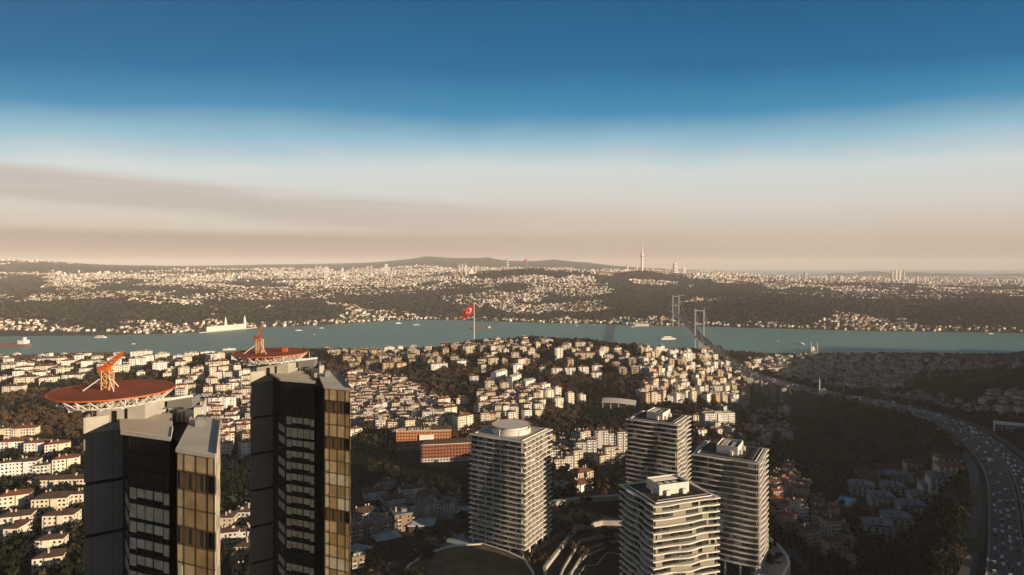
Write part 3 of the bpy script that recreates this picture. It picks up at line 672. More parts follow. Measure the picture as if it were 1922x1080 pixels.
for o in (-16.4, 15.9):
    r_ = MB(); vs = []
    for s in ss:
        z = deckz(s); vs += [bp(s, o, z-.3), bp(s, o, z+1.3), bp(s, o+.5, z+1.3), bp(s, o+.5, z-.3)]
    r_.add(vs, [(4*k+a, 4*k+(a+1) % 4, 4*k+4+(a+1) % 4, 4*k+4+a) for k in range(len(ss)-1) for a in range(4)]); r_.build('railing', M_steel, B)
for s, gz in ((S1, -3), (S2, -3)):
    tw = None
    for o in (-15.4, 15.4):
        l = MB(); vs = []
        for z, ww, dd in ((gz, 2.6, 3.5), (165, 2.3, 2.8)):
            c = bp(s, o, z); vs += [c+bnr*ww+BD*dd, c-bnr*ww+BD*dd, c-bnr*ww-BD*dd, c+bnr*ww-BD*dd]
        l.add(vs, [(0, 1, 5, 4), (1, 2, 6, 5), (2, 3, 7, 6), (3, 0, 4, 7), (4, 5, 6, 7)]); l.build('tower_leg', M_steel, B)
    for z in (57, 110, 158):
        l = MB(); vs = []
        for o in (-13.2, 13.2):
            c = bp(s, o, z); vs += [c+BD*2+Vector((0, 0, 2.2)), c-BD*2+Vector((0, 0, 2.2)), c-BD*2-Vector((0, 0, 2.2)), c+BD*2-Vector((0, 0, 2.2))]
        l.add(vs, [(0, 1, 5, 4), (1, 2, 6, 5), (2, 3, 7, 6), (3, 0, 4, 7)]); l.build('cross_beam', M_steel, B)
def cz(s):
    if s < 0: t = (s-S0)/(S1-S0); return 68+(164-68)*t**1.25
    if s > S2: t = (S3-s)/(S3-S2); return 68+(164-68)*t**1.25
    return 73+91*((s-S2/2)/(S2/2))**2
for o in (-15.6, 15.6):
    l = MB(); pts = [bp(s, o, cz(s)) for s in np.concatenate([np.linspace(S0, S1, 8)[:-1], np.linspace(S1, S2, 36), np.linspace(S2, S3, 8)[1:]])]
    for p, q in zip(pts, pts[1:]): l.bar(p, q, .75, sides=5)
    l.build('main_cable', M_steel, B, kind='stuff')
    h = MB(); sp = np.arange(18, S2, 18.0)
    for k, s in enumerate(sp):
        h.bar(bp(s, o, cz(s)), bp(s+(7 if k % 2 else -7), o, deckz(s)), .12, sides=3)
    h.build('hanger_cable', M_steel, B, kind='stuff')
# piers below the bridge approach
for s in (-70, -140, -210):
    c = bp(s, 0, 0); gz = float(ground(BN.x+c.x, BN.y+c.y)); MB().box(-1.6, 1.6, -11, 11, gz-4, 62).build('approach_pier', M_pier, B, (c.x, c.y, 0), math.atan2(BD.y, BD.x))
# cars
def car_mesh(kind):
    m = MB(); L_, W_, H1, H2 = {'car': (4.4, 1.8, .85, 1.45), 'van': (5.2, 2.0, 1.1, 2.1), 'bus': (11.5, 2.5, 1.2, 3.1), 'truck': (8.0, 2.4, 1.2, 3.2)}[kind]
    x, y = L_/2, W_/2
    prof = {'car': ((-x, .3), (x, .3), (x, .75), (x-.9, .9), (x-1.6, H2), (-x+1.0, H2), (-x+.15, .95), (-x, .7)), 'van': ((-x, .3), (x, .3), (x, 1.0), (x-.6, 1.2), (x-1.2, H2), (-x, H2)), 'bus': ((-x, .35), (x, .35), (x, H2-.2), (x-.2, H2), (-x, H2)), 'truck': ((-x, .5), (x, .5), (x, 2.3), (x-1.8, 2.5), (x-2.0, H2), (-x, H2))}[kind]
    n = len(prof); vs = [(a, -y, z) for a, z in prof]+[(a, y, z) for a, z in prof]
    m.add(vs, [(k, (k+1) % n, n+(k+1) % n, n+k) for k in range(n)]+[tuple(range(n-1, -1, -1)), tuple(range(n, 2*n))])
    if kind == 'car':
        m.quad((x-.93, -y+.2, .93), (x-.93, y-.2, .93), (x-1.55, y-.25, H2-.06), (x-1.55, -y+.25, H2-.06), 1)
        m.quad((-x+.22, y-.2, 1.02), (-x+.22, -y+.2, 1.02), (-x+.92, -y+.25, H2-.05), (-x+.92, y-.25, H2-.05), 1)
        for s in (-1, 1): m.quad((-x+.6, s*(y+.01), 1.0), (x-1.2, s*(y+.01), 1.0), (x-1.65, s*(y+.01), H2-.1), (-x+1.0, s*(y+.01), H2-.1), 1)
    else:
        for s in (-1, 1): m.quad((-x+.5, s*(y+.01), H2*.5), (x-1.0, s*(y+.01), H2*.5), (x-1.0, s*(y+.01), H2*.85), (-x+.5, s*(y+.01), H2*.85), 1)
    for wx in (-x*.62, x*.62):
        for s in (-1, 1): m.lathe(0, 0, [(.01, 0), (.01, 0)], 3, 2) if False else m.box(wx-.32, wx+.32, s*y-.12, s*y+.06, .02, .62, 2)
    return m
CARC = {'white': (.70, .70, .68), 'silver': (.42, .43, .44), 'black': (.012, .012, .013), 'dark grey': (.06, .06, .065), 'red': (.30, .03, .02), 'pale blue': (.25, .42, .47), 'yellow': (.55, .36, .05)}
M_cwin = mat('car_window', (.01, .011, .013), .1, spec=.7); M_tyre = mat('tyre', (.012, .012, .012), .9)
CM = {}
def car_of(kind, col):
    k = (kind, col)
    if k not in CM:
        me = car_mesh(kind).mesh('vehicle'); 
        for m_ in (mat('car_'+col.replace(' ', '_'), CARC[col], .35, spec=.6), M_cwin, M_tyre): me.materials.append(m_)
        CM[k] = me
    return CM[k]
rc = random.Random(21); lanes = [(-6.4, 'leftmost lane', 1), (-2.1, 'second lane', 1), (2.1, 'third lane', 1), (6.4, 'lane beside the median', 1), ('c', -6.2, 'lane just past the median', -1), ('c', -2.1, 'second lane past the median', -1), ('c', 2.1, 'third lane past the median', -1), ('c', 6.4, 'far right lane', -1)]
for ln in lanes:
    s = 40+rc.random()*20; k = 0; cs = ln[0] == 'c'
    name, dr = ln[-2], ln[-1]
    while s < HDIST[BR0]:
        i = int(np.searchsorted(HDIST, s)); i = min(i, NI-1); o = ln[0] if not cs else coff(i)+ln[1]
        p = hpt(i, o+rc.uniform(-.4, .4), .02 if i < VIA0 else .06); 
        if cs and i < VIA0: p = (p[0], p[1], p[2]+.03)
        uu, v_ = proj(*p)
        if 0 < uu < 1935 and v_ < 1085:
            k += 1; kind = rc.choices(('car', 'van', 'bus', 'truck'), (24, 3, 1, 1))[0]; col = rc.choices(list(CARC), (9, 5, 4, 3, 1, 1.2, .8))[0]
            o_ = bpy.data.objects.new({'car': 'car', 'van': 'van', 'bus': 'bus', 'truck': 'truck'}[kind], car_of(kind, col)); C.objects.link(o_)
            o_.location = p; o_.rotation_euler[2] = math.atan2(HTAN[i, 1], HTAN[i, 0])+(0 if dr > 0 else math.pi)
            tag(o_, f"{col} {kind}, {ordw(k)} from the near end in the highway's {name}", kind, 'vehicles on the highway')
        jam = 1.0 if (cs and 250 < s < 900) or (not cs and s < 320) else 1.9
        s += rc.uniform(14, 34)*jam*(1 if s < 900 else 1.8)
# street lamps in the median
k = 0
for s in np.arange(60, HDIST[VIA0], 52):
    i = int(np.searchsorted(HDIST, s)); p = hpt(i, LW+1.9, -1); uu, v_ = proj(*p)
    if 0 < uu < 1930 and v_ < 1100:
        k += 1; T = empty('street_lamp', p, math.atan2(HTAN[i, 1], HTAN[i, 0]), f'tall grey street lamp in the highway median, {ordw(k)} from the near end', 'street lamp', 'street lamps along the highway')
        MB().bar((0, 0, 0), (0, 0, 12), .14, sides=5).build('pole', M_steel, T)
        for sg in (-1, 1): MB().bar((0, 0, 12), (0, sg*2.4, 12.6), .09).build('arm', M_steel, T); MB().box(-.2, .2, sg*2.4-.5, sg*2.4+.5, 12.5, 12.7).build('lamp_head', M_steel, T)
# ------------------------------------------------------------------ apartment buildings
WALLC = {'white': (.78, .74, .68), 'cream': (.70, .61, .48), 'beige': (.54, .45, .34), 'pale grey': (.52, .505, .47), 'ochre': (.46, .31, .16), 'pinkish': (.50, .36, .29), 'brown': (.24, .17, .12)}
WM = {k: mat('wall_'+k.replace(' ', '_'), c, .9, noise=.16, nscale=.12, coord='Object') for k, c in WALLC.items()}
RM = {'terracotta': mat('roof_terracotta', (.22, .075, .036), .9, col2=(.15, .055, .03), nscale=.35), 'brown': mat('roof_brown', (.10, .058, .04), .9, noise=.3, nscale=.3), 'flat grey': mat('roof_grey', (.20, .19, .175), .9, noise=.25, nscale=.2), 'blue-grey': mat('roof_blue_grey', (.13, .17, .20), .5, noise=.25, nscale=.2), 'pale': mat('roof_pale', (.40, .36, .30), .9, noise=.2, nscale=.2)}
M_win = mat('dark_window', (.018, .017, .016), .15, spec=.7); M_chim = mat('chimney_plaster', (.50, .43, .34), .9); M_dark = mat('dark_ground_floor', (.05, .045, .04), .9)
FH = 3.25
def building_parts(w_, d_, fl, roof, seed, detail=True, gable=False):
    """local meshes: front towards -y; returns dict name -> MB"""
    r = random.Random(seed); H = fl*FH+.6; x, y = w_/2, d_/2; out = {}
    wl = MB(); wl.box(-x, x, -y, y, -9, H, bottom=False)
    # projecting bay and side wing make the block less of a plain box
    if w_ > 13:
        bx = r.uniform(-.2, .2)*w_; wl.box(bx-2.2, bx+2.2, -y-1.3, -y+.2, -9, H-.02, bottom=False)
    if r.random() < .5: wl.box(x-.2, x+1.2, -y*.5, y*.35, -9, H-.3, bottom=False)
    out['wall'] = wl
    wn = MB(); nb = max(2, int(w_/2.9)); nd = max(2, int(d_/3.2))
    for f in range(fl):
        z0 = f*FH+1.1
        for k in range(nb):
            cx = -x+(k+.5)*w_/nb; ww = r.choice((.6, .7, .95)); 
            for sg in ((-1, 1) if detail else (-1,)):
                yy = sg*(y+.05)
                a, b_ = cx-ww*sg*-1, cx+ww*sg*-1
                wn.quad((min(a, b_), yy, z0), (max(a, b_), yy, z0), (max(a, b_), yy, z0+1.45), (min(a, b_), yy, z0+1.45))
        for k in range(nd):
            cyy = -y+(k+.5)*d_/nd
            for sg in (-1, 1):
                xx = sg*(x+.05); wn.quad((xx, cyy-.6, z0), (xx, cyy+.6, z0), (xx, cyy+.6, z0+1.35), (xx, cyy-.6, z0+1.35))
    out['window_grid'] = wn
    bc = MB()
    for f in range(1, fl):
        z0 = f*FH
        for cx in (-x*.62, x*.62):
            bc.box(cx-1.7, cx+1.7, -y-1.25, -y-.02, z0-.12, z0+.02); bc.box(cx-1.7, cx+1.7, -y-1.25, -y-1.15, z0+.02, z0+.95)
        if detail and d_ > 10: bc.box(x+.02, x+1.2, -1.8, 1.8, z0-.12, z0+.02); bc.box(x+1.1, x+1.2, -1.8, 1.8, z0+.02, z0+.95)
    out['balcony_stack'] = bc
    rf = MB(); ov = .7
    if roof in ('flat grey', 'pale') and not gable:
        rf.box(-x-.15, x+.15, -y-.15, y+.15, H-.02, H+.35); rf.box(-x*.3, x*.25, -y*.3, y*.4, H+.35, H+2.8)
        for sg in (-1, 1): rf.box(-x-.1, x+.1, sg*(y-.05)-.12, sg*(y-.05)+.12, H+.35, H+.95)
    else:
        X, Y = x+ov, y+ov; rh = min(x, y)*.42
        if gable: rx, ry = (X, 0)
        else: rx, ry = (max(0, X-Y), 0) if X >= Y else (0, max(0, Y-X))
        vs = [(-X, -Y, H), (X, -Y, H), (X, Y, H), (-X, Y, H), (-rx, -ry, H+rh), (rx, ry, H+rh)]
        if X >= Y: fs = [(0, 1, 5, 4), (1, 2, 5), (2, 3, 4, 5), (3, 0, 4), (3, 2, 1, 0)]
        else: fs = [(0, 1, 4), (1, 2, 5, 4), (2, 3, 5), (3, 0, 4, 5), (3, 2, 1, 0)]
        rf.add(vs, fs)
    out['roof'] = rf
    ch = []
    for k in range(r.randint(2, 4) if detail else 2):
        cx, cyy = r.uniform(-x*.7, x*.7), r.uniform(-y*.45, y*.45)
        ch.append((cx, cyy, H+(.3 if roof in ('flat grey', 'pale') else .2), H+min(x, y)*.42+1.1))
    out['_chim'] = ch
    return out
VAR = {}
def variant(w_, d_, fl, roof, gable):
    key = (round(w_/4)*4, round(d_/3)*3, fl, roof, gable)
    if key not in VAR:
        pr = building_parts(key[0], key[1], fl, roof, hash((key[0], key[1], fl))+len(VAR), True, gable)
        VAR[key] = {k: (v.mesh(k) if k != '_chim' else v) for k, v in pr.items()}; VAR[key]['_mb'] = pr
    return VAR[key]
BLD = []      # every building of the European side: x, y, z, rz, w, d, floors, roof, wall, gable
OCC = {}
def occ_ok(x, y, r):
    for gx in range(int((x-r)//30)-1, int((x+r)//30)+2):
        for gy in range(int((y-r)//30)-1, int((y+r)//30)+2):
            for (a, b_, q) in OCC.get((gx, gy), ()):
                if (a-x)**2+(b_-y)**2 < (r+q)**2: return False
    return True
def occ_add(x, y, r): OCC.setdefault((int(x//30), int(y//30)), []).append((x, y, r))
def add_b(u, v, wpx, fl, roof, wall, rz=None, d_=None, gable=False, force=True):
    p = pick(u, v); D = p.y; w_ = max(8, wpx/F*D); rz = math.radians(rr3.uniform(8, 34)) if rz is None else math.radians(rz)
    w_ = max(8, w_*(.82 if abs(rz) > .3 else .93)); d_ = d_ or min(15, max(9, w_*.6))
    c = p+Vector((-math.sin(rz), math.cos(rz), 0))*(d_/2)
    z = float(ground(c.x, c.y)); z = min(z, p.z+1)
    BLD.append([c.x, c.y, z, rz, w_, d_, fl, roof, wall, gable]); 
    n = max(1, int(w_/d_+.5))
    for k in range(n):
        o = (k+.5)/n-.5; occ_add(c.x+math.cos(rz)*w_*o, c.y+math.sin(rz)*w_*o, max(d_, w_/n)*.5)
rr3 = random.Random(31)
T_, BR_, FG, PA, BG = 'terracotta', 'brown', 'flat grey', 'pale', 'blue-grey'
HB = [(107, 1012, 62, 5, BR_, 'cream'), (92, 977, 60, 5, BR_, 'cream'), (25, 1015, 62, 5, BR_, 'cream'), (25, 972, 60, 5, T_, 'cream'), (147, 968, 30, 5, BR_, 'cream'),
      (20, 860, 50, 5, T_, 'white'), (66, 862, 38, 5, T_, 'white'), (106, 864, 46, 5, T_, 'cream'), (44, 902, 45, 5, BR_, 'white'), (122, 895, 48, 5, T_, 'cream'), (8, 905, 32, 5, BR_, 'white'), (104, 931, 104, 4, BR_, 'cream', 6, 12), (42, 833, 40, 5, T_, 'cream'), (6, 833, 30, 5, BR_, 'beige'), (75, 902, 26, 4, BR_, 'pale grey'),
      (47, 727, 40, 5, BR_, 'cream'), (92, 727, 36, 5, BR_, 'cream'), (134, 719, 37, 4, BR_, 'white'), (22, 746, 36, 5, BR_, 'cream'), (45, 707, 35, 5, T_, 'white'), (84, 704, 36, 5, T_, 'cream'), (87, 685, 47, 4, T_, 'white'), (114, 704, 32, 4, BR_, 'cream'), (160, 706, 24, 4, T_, 'white'), (147, 691, 26, 3, T_, 'cream'), (138, 683, 18, 4, T_, 'white'), (181, 681, 17, 4, PA, 'white'),
      (265, 677, 43, 7, FG, 'white'), (257, 697, 31, 7, PA, 'white'), (300, 704, 31, 7, PA, 'white'), (309, 682, 20, 6, PA, 'white'), (219, 698, 16, 7, PA, 'white'), (190, 700, 18, 5, T_, 'cream'), (25, 692, 55, 3, FG, 'white'), (335, 687, 22, 6, PA, 'white'), (6, 722, 20, 4, FG, 'white'),
      (359, 677, 28, 5, PA, 'cream'), (412, 689, 24, 8, PA, 'cream'), (444, 684, 22, 6, PA, 'cream'), (395, 692, 22, 4, BR_, 'cream'), (374, 699, 20, 3, BR_, 'cream'), (403, 698, 23, 4, PA, 'white'), (344, 721, 24, 4, BR_, 'cream'), (374, 715, 21, 4, T_, 'cream'), (429, 772, 21, 6, T_, 'white'), (458, 784, 21, 4, T_, 'white'), (434, 807, 26, 5, T_, 'white'), (456, 822, 30, 6, T_, 'white'), (462, 872, 21, 7, T_, 'white'), (429, 842, 20, 5, T_, 'cream'), (460, 710, 24, 4, PA, 'white'), (399, 768, 25, 5, T_, 'cream'), (366, 765, 15, 5, T_, 'white'), (390, 668, 30, 4, PA, 'white'), (430, 662, 26, 4, PA, 'white'),
      (665, 673, 15, 6, BR_, 'ochre'), (684, 674, 18, 6, BR_, 'ochre'), (704, 673, 18, 6, BR_, 'ochre'), (731, 668, 24, 6, PA, 'white'), (752, 664, 13, 5, PA, 'white'), (699, 697, 25, 6, BR_, 'brown'), (730, 701, 24, 6, BR_, 'ochre'), (754, 698, 23, 5, BR_, 'ochre'), (665, 697, 25, 5, BR_, 'brown'), (681, 732, 21, 4, T_, 'cream'), (701, 720, 22, 5, T_, 'cream'), (709, 742, 25, 5, T_, 'cream'), (657, 740, 18, 5, T_, 'cream'), (666, 755, 19, 4, T_, 'white'), (758, 744, 21, 4, T_, 'white'), (773, 732, 15, 3, T_, 'cream'), (790, 747, 17, 3, T_, 'white'), (660, 715, 18, 5, T_, 'cream'),
      (825, 700, 40, 5, FG, 'white'), (870, 688, 32, 3, FG, 'white'), (834, 774, 31, 6, T_, 'cream', 35), (846, 792, 30, 6, T_, 'cream', 35), (874, 809, 44, 6, T_, 'cream', 35), (812, 802, 40, 6, PA, 'white', 5), (775, 805, 22, 3, T_, 'pinkish', 5), (806, 771, 20, 5, PA, 'white'), (779, 785, 17, 5, PA, 'cream'), (868, 764, 27, 4, T_, 'cream', 30), (890, 725, 20, 5, BR_, 'pale grey'), (808, 682, 24, 4, BR_, 'white'), (667, 831, 27, 5, T_, 'cream', 28),
      (910, 661, 17, 4, BR_, 'beige', 5), (938, 661, 17, 4, BR_, 'beige', 5), (969, 662, 15, 4, BR_, 'beige', 5), (967, 678, 17, 5, BR_, 'beige', 5), (990, 662, 15, 4, FG, 'brown', 5), (926, 686, 22, 4, BR_, 'beige'), (905, 688, 16, 4, BR_, 'beige'), (892, 660, 17, 4, BR_, 'beige'),
      (942, 716, 52, 5, PA, 'white', 62, 12, True), (970, 724, 44, 5, PA, 'white', 62, 12, True), (996, 730, 34, 4, PA, 'white', 50, 12, True), (972, 700, 22, 4, PA, 'white', 30), (919, 734, 21, 5, BR_, 'beige', 4), (947, 737, 20, 5, BR_, 'beige', 4), (975, 736, 21, 4, BR_, 'beige', 4), (1004, 742, 21, 5, BR_, 'beige', 4), (1032, 757, 25, 6, PA, 'cream', 28), (1072, 759, 19, 5, PA, 'cream', 28), (1094, 759, 19, 4, PA, 'cream', 30), (1050, 766, 21, 4, PA, 'cream', 28), (1025, 738, 26, 4, PA, 'white', 40), (1048, 744, 18, 4, PA, 'white', 30),
      (908, 770, 16, 6, T_, 'white'), (928, 766, 18, 5, T_, 'cream'), (946, 778, 24, 5, T_, 'cream'), (976, 781, 18, 5, T_, 'cream'), (1016, 767, 14, 4, T_, 'cream'), (905, 745, 18, 3, T_, 'cream'), (945, 752, 18, 4, T_, 'cream'), (985, 758, 20, 4, BR_, 'cream'), (965, 765, 16, 4, BR_, 'white'),
      (1045, 706, 20, 4, T_, 'white', 6), (1070, 705, 20, 4, T_, 'white', 6), (1095, 703, 20, 4, T_, 'white', 6), (1120, 714, 21, 4, T_, 'white', 6), (1121, 700, 20, 4, BR_, 'white', 6), (1020, 700, 18, 3, BR_, 'pale grey', 6), (1049, 678, 14, 8, T_, 'white', 10), (1098, 675, 41, 4, BR_, 'beige', 4), (1022, 649, 33, 4, FG, 'white', 4), (1062, 662, 16, 5, BR_, 'beige'), (1090, 657, 22, 5, BR_, 'beige'), (1169, 709, 15, 5, PA, 'brown', 6), (1192, 709, 16, 6, PA, 'brown', 6), (1171, 686, 20, 4, PA, 'brown', 6), (1143, 681, 18, 4, PA, 'beige', 6), (1157, 695, 15, 4, PA, 'brown', 6), (1187, 690, 17, 5, PA, 'brown', 6), (1135, 665, 18, 4, PA, 'cream'), (1160, 662, 20, 3, BR_, 'cream'),
      (1218, 669, 19, 5, PA, 'cream'), (1237, 666, 15, 5, PA, 'cream'), (1262, 676, 17, 6, PA, 'white'), (1293, 680, 16, 6, PA, 'white'), (1245, 702, 13, 5, BR_, 'ochre'), (1227, 707, 17, 4, BR_, 'pinkish'), (1261, 694, 11, 6, PA, 'ochre'), (1277, 692, 11, 5, PA, 'brown'), (1255, 719, 9, 6, PA, 'cream'), (1268, 716, 8, 5, PA, 'ochre'), (1285, 716, 17, 4, PA, 'cream'), (1276, 745, 22, 5, PA, 'cream', 30), (1289, 737, 18, 5, PA, 'cream', 30), (1249, 732, 15, 5, PA, 'cream', 30), (1231, 737, 15, 5, PA, 'cream', 30), (1210, 750, 28, 4, PA, 'cream', 30), (1234, 757, 15, 4, PA, 'cream', 20), (1258, 757, 15, 3, PA, 'pale grey', 20), (1279, 757, 17, 4, PA, 'pale grey', 20), (1302, 753, 18, 5, T_, 'brown', 20), (1341, 753, 25, 4, FG, 'cream', 14), (1363, 751, 17, 4, FG, 'cream', 14), (1380, 748, 16, 4, FG, 'cream', 14), (1345, 740, 28, 4, FG, 'pale grey', 14), (1368, 736, 20, 4, FG, 'pale grey', 14), (1341, 720, 20, 4, BR_, 'ochre'), (1352, 718, 10, 7, PA, 'ochre'), (1370, 718, 12, 5, PA, 'cream'), (1385, 712, 12, 5, PA, 'cream'), (1344, 697, 12, 6, PA, 'white'), (1330, 694, 10, 5, PA, 'white'), (1356, 694, 8, 5, PA, 'white'), (1366, 690, 10, 4, PA, 'white'), (1313, 676, 10, 4, T_, 'white'),
      (1352, 806, 62, 7, PA, 'white', 8, 13), (1330, 792, 26, 5, BR_, 'beige', 20), (1345, 818, 40, 2, T_, 'beige', 25), (1310, 800, 24, 5, T_, 'cream', 20), (1318, 826, 24, 4, T_, 'cream', 20), (1422, 779, 52, 3, BR_, 'pale grey', 8, 14), (1392, 770, 30, 2, FG, 'pale grey', 8), (1428, 792, 32, 2, BG, 'pale grey', 10, 14), (1452, 806, 30, 3, BR_, 'beige', 10), (1400, 805, 24, 1, PA, 'white', 10),
      (1129, 859, 24, 10, BR_, 'pale grey', 8), (1151, 859, 17, 9, BR_, 'pale grey', 8), (1168, 861, 17, 10, BR_, 'pale grey', 8), (1111, 868, 19, 8, BR_, 'pale grey', 8), (1091, 868, 20, 7, BR_, 'pale grey', 8), (1063, 875, 22, 5, BR_, 'pale grey', 8), (1042, 872, 18, 5, BR_, 'pale grey', 8), (1057, 918, 28, 1, PA, 'white', 6), (1073, 862, 24, 4, BR_, 'beige', 14),
      (1463, 955, 26, 5, T_, 'pinkish', 14, 10, True), (1508, 988, 21, 6, BR_, 'pale grey', 14, 14, True), (1485, 996, 40, 4, T_, 'beige', 30, 11, True), (1536, 985, 34, 4, BR_, 'beige', -35, 11, True), (1525, 1026, 30, 4, BR_, 'beige', 20, 11, True), (1566, 1016, 24, 5, BR_, 'pale grey', 10, 12, True), (1570, 1050, 26, 4, BR_, 'pale grey', 10, 12, True), (1455, 930, 30, 4, BR_, 'beige', 15, 11, True), (1450, 985, 16, 4, T_, 'beige', 15, 10), (1470, 905, 26, 3, BR_, 'beige', 15, 11, True)]
for b in HB: add_b(*b)
# regions filled with further blocks: pixel polygon, count, storeys, roofs, walls, width in metres
REG = [([(0, 668), (60, 664), (200, 668), (330, 664), (480, 655), (480, 700), (330, 715), (200, 712), (0, 730)], 60, (4, 6), (T_, BR_, PA), ('white', 'cream'), (12, 20)),
       ([(330, 715), (480, 700), (480, 860), (420, 870), (330, 760)], 70, (4, 6), (T_, T_, BR_), ('white', 'cream', 'pale grey'), (10, 16)),
       ([(655, 745), (720, 745), (790, 750), (850, 765), (850, 800), (800, 812), (700, 812), (655, 800)], 110, (4, 5), (BR_, BR_, PA, T_), ('pale grey', 'beige', 'white', 'cream'), (9, 15)),
       ([(655, 705), (780, 728), (800, 748), (655, 748)], 30, (4, 5), (T_, BR_), ('cream',), (10, 15)),
       ([(590, 660), (800, 655), (880, 650), (880, 690), (760, 690), (655, 690)], 55, (4, 6), (BR_, BR_, PA), ('ochre', 'cream', 'beige'), (11, 18)),
       ([(890, 650), (1000, 645), (1200, 655), (1200, 700), (1130, 690), (1000, 690), (890, 700)], 45, (3, 5), (BR_, PA), ('beige', 'cream', 'brown'), (10, 16)),
       ([(895, 745), (1020, 748), (1020, 790), (895, 800)], 45, (4, 6), (T_, BR_), ('cream', 'white', 'beige'), (9, 14)),
       ([(1200, 655), (1330, 666), (1410, 690), (1400, 760), (1200, 760)], 150, (3, 6), (PA, BR_, PA, T_), ('cream', 'white', 'beige', 'ochre'), (9, 15)),
       ([(1310, 775), (1480, 775), (1500, 830), (1440, 850), (1310, 835)], 40, (2, 4), (BR_, FG, T_), ('pale grey', 'beige'), (10, 18)),
       ([(1405, 676), (1520, 668), (1700, 674), (1922, 682), (1922, 700), (1720, 700), (1680, 735), (1560, 730), (1470, 712), (1410, 695)], 420, (2, 4), (BR_, FG, FG, T_), ('pale grey', 'beige', 'pale grey', 'cream', 'white'), (9, 20)),
       ([(1650, 738), (1760, 745), (1870, 775), (1860, 790), (1740, 765), (1660, 752)], 40, (2, 3), (T_, BR_), ('cream', 'beige', 'pinkish'), (8, 13)),
       ([(1440, 880), (1480, 880), (1600, 1010), (1590, 1060), (1500, 1030), (1445, 960)], 26, (3, 4), (BR_, T_), ('beige', 'pale grey'), (9, 13)),
       ([(1030, 835), (1100, 835), (1170, 870), (1040, 885)], 16, (4, 6), (BR_,), ('pale grey', 'beige'), (10, 14)),
       ([(1830, 745), (1922, 745), (1922, 790), (1840, 785)], 14, (3, 4), (BR_, FG), ('beige', 'pale grey'), (12, 20)),
       ([(0, 1020), (150, 1020), (150, 1070), (0, 1075)], 3, (3, 4), (BR_,), ('cream',), (14, 18)),
       ([(425, 980), (470, 980), (470, 1080), (425, 1080)], 6, (3, 4), (BR_,), ('beige', 'pale grey'), (12, 16)),
       ([(655, 660), (660, 655), (700, 655), (900, 652), (1000, 640), (1000, 660), (700, 668)], 20, (3, 4), (BR_,), ('beige', 'cream'), (10, 14))]
def hwdist(x, y):
    return float(np.min(np.hypot(HWA[:, 0]+HNOR[:, 0]*8-x, HWA[:, 1]+HNOR[:, 1]*8-y)))
for poly, cnt, (f0, f1), roofs, walls, (w0, w1) in REG:
    us = [p[0] for p in poly]; vs_ = [p[1] for p in poly]; got = 0; base = rr3.uniform(5, 40)
    for t_ in range(cnt*14):
        if got >= cnt: break
        u, v = rr3.uniform(min(us), max(us)), rr3.uniform(min(vs_), max(vs_))
        if not in_poly(poly, u, v): continue
        p = pick(u, v)
        if p.z < 1.0 or abs(proj(*p)[1]-v) > 4: continue
        w_ = rr3.uniform(w0, w1); d_ = rr3.uniform(9, 12.5); rz = math.radians(base+25*math.sin(p.x/170)+rr3.uniform(-9, 9)+(90 if rr3.random() < .2 else 0))
        if hwdist(p.x, p.y) < 34 or not occ_ok(p.x, p.y, (w_+d_)*.27): continue
        BLD.append([p.x, p.y, p.z, rz, w_, d_, rr3.randint(f0, f1), rr3.choice(roofs), rr3.choice(walls), False]); occ_add(p.x, p.y, (w_+d_)*.26); got += 1
LMK = [('flagpole', 890, 641), ('nearer helicopter deck', 212, 735), ('farther helicopter deck', 506, 656), ('round-topped striped tower', 958, 800), ('orange school', 795, 830), ('nearer bridge tower', 1313, 632), ('white arched canopy', 1160, 752), ('viaduct', 1470, 730), ('twin-minaret mosque', 1520, 660), ('blue swimming pool', 1585, 940), ('rightmost striped tower', 1370, 850)]
def near_lm(u, v):
    return min(range(len(LMK)), key=lambda k: (LMK[k][1]-u)**2+1.5*(LMK[k][2]-v)**2)
NUMW = ['zero', 'one', 'two', 'three', 'four', 'five', 'six', 'seven', 'eight', 'nine', 'ten']
def size_px(b):
    u, v = proj(b[0], b[1], b[2]); vis = -20 < u < 1945 and v < 1110
    return (b[4]*(b[6]*3+4)/b[1]**2) if vis else 0
BLD.sort(key=lambda b: -size_px(b))
IND, REST = BLD[:300], BLD[300:]
cnts = {}
info = []
for b in IND:
    u, v = proj(b[0], b[1], b[2]); k = near_lm(u, v); info.append((k, (LMK[k][1]-u)**2+(LMK[k][2]-v)**2))
order = sorted(range(len(IND)), key=lambda i: info[i]); rank = {}
for i in order: k = info[i][0]; cnts[k] = cnts.get(k, 0)+1; rank[i] = (k, cnts[k])
CHM = MB().box(-.45, .45, -.35, .35, 0, 1, bottom=False).mesh('chimney'); CHM.materials.append(M_chim)
def slotmat(o, m_):
    if not o.data.materials: o.data.materials.append(m_)
    o.material_slots[0].link = 'OBJECT'; o.material_slots[0].material = m_
for i, b in enumerate(IND):
    x, y, z, rz, w_, d_, fl, roof, wall, gable = b; V_ = variant(w_, d_, fl, roof, gable); k, rn = rank[i]
    T = empty('apartment_building', (x, y, z), rz, f'{wall} {NUMW[fl]}-storey building with {roof} roof, {ordw(rn)} nearest to the {LMK[k][0]}', 'building', 'apartment buildings of the near shore')
    for nm, m_ in (('wall', WM[wall]), ('window_grid', M_win), ('balcony_stack', WM['white' if wall != 'brown' else 'cream']), ('roof', RM[roof])):
        o = bpy.data.objects.new(nm, V_[nm]); C.objects.link(o); o.parent = T; slotmat(o, m_)
        if nm in ('window_grid', 'balcony_stack'): o['kind'] = 'stuff'
        if nm == 'roof':
            for cx, cyy, z0, z1 in V_['_chim']:
                c = bpy.data.objects.new('chimney', CHM); C.objects.link(c); c.parent = o; c.location = (cx, cyy, z0); c.scale = (1, 1, z1-z0)
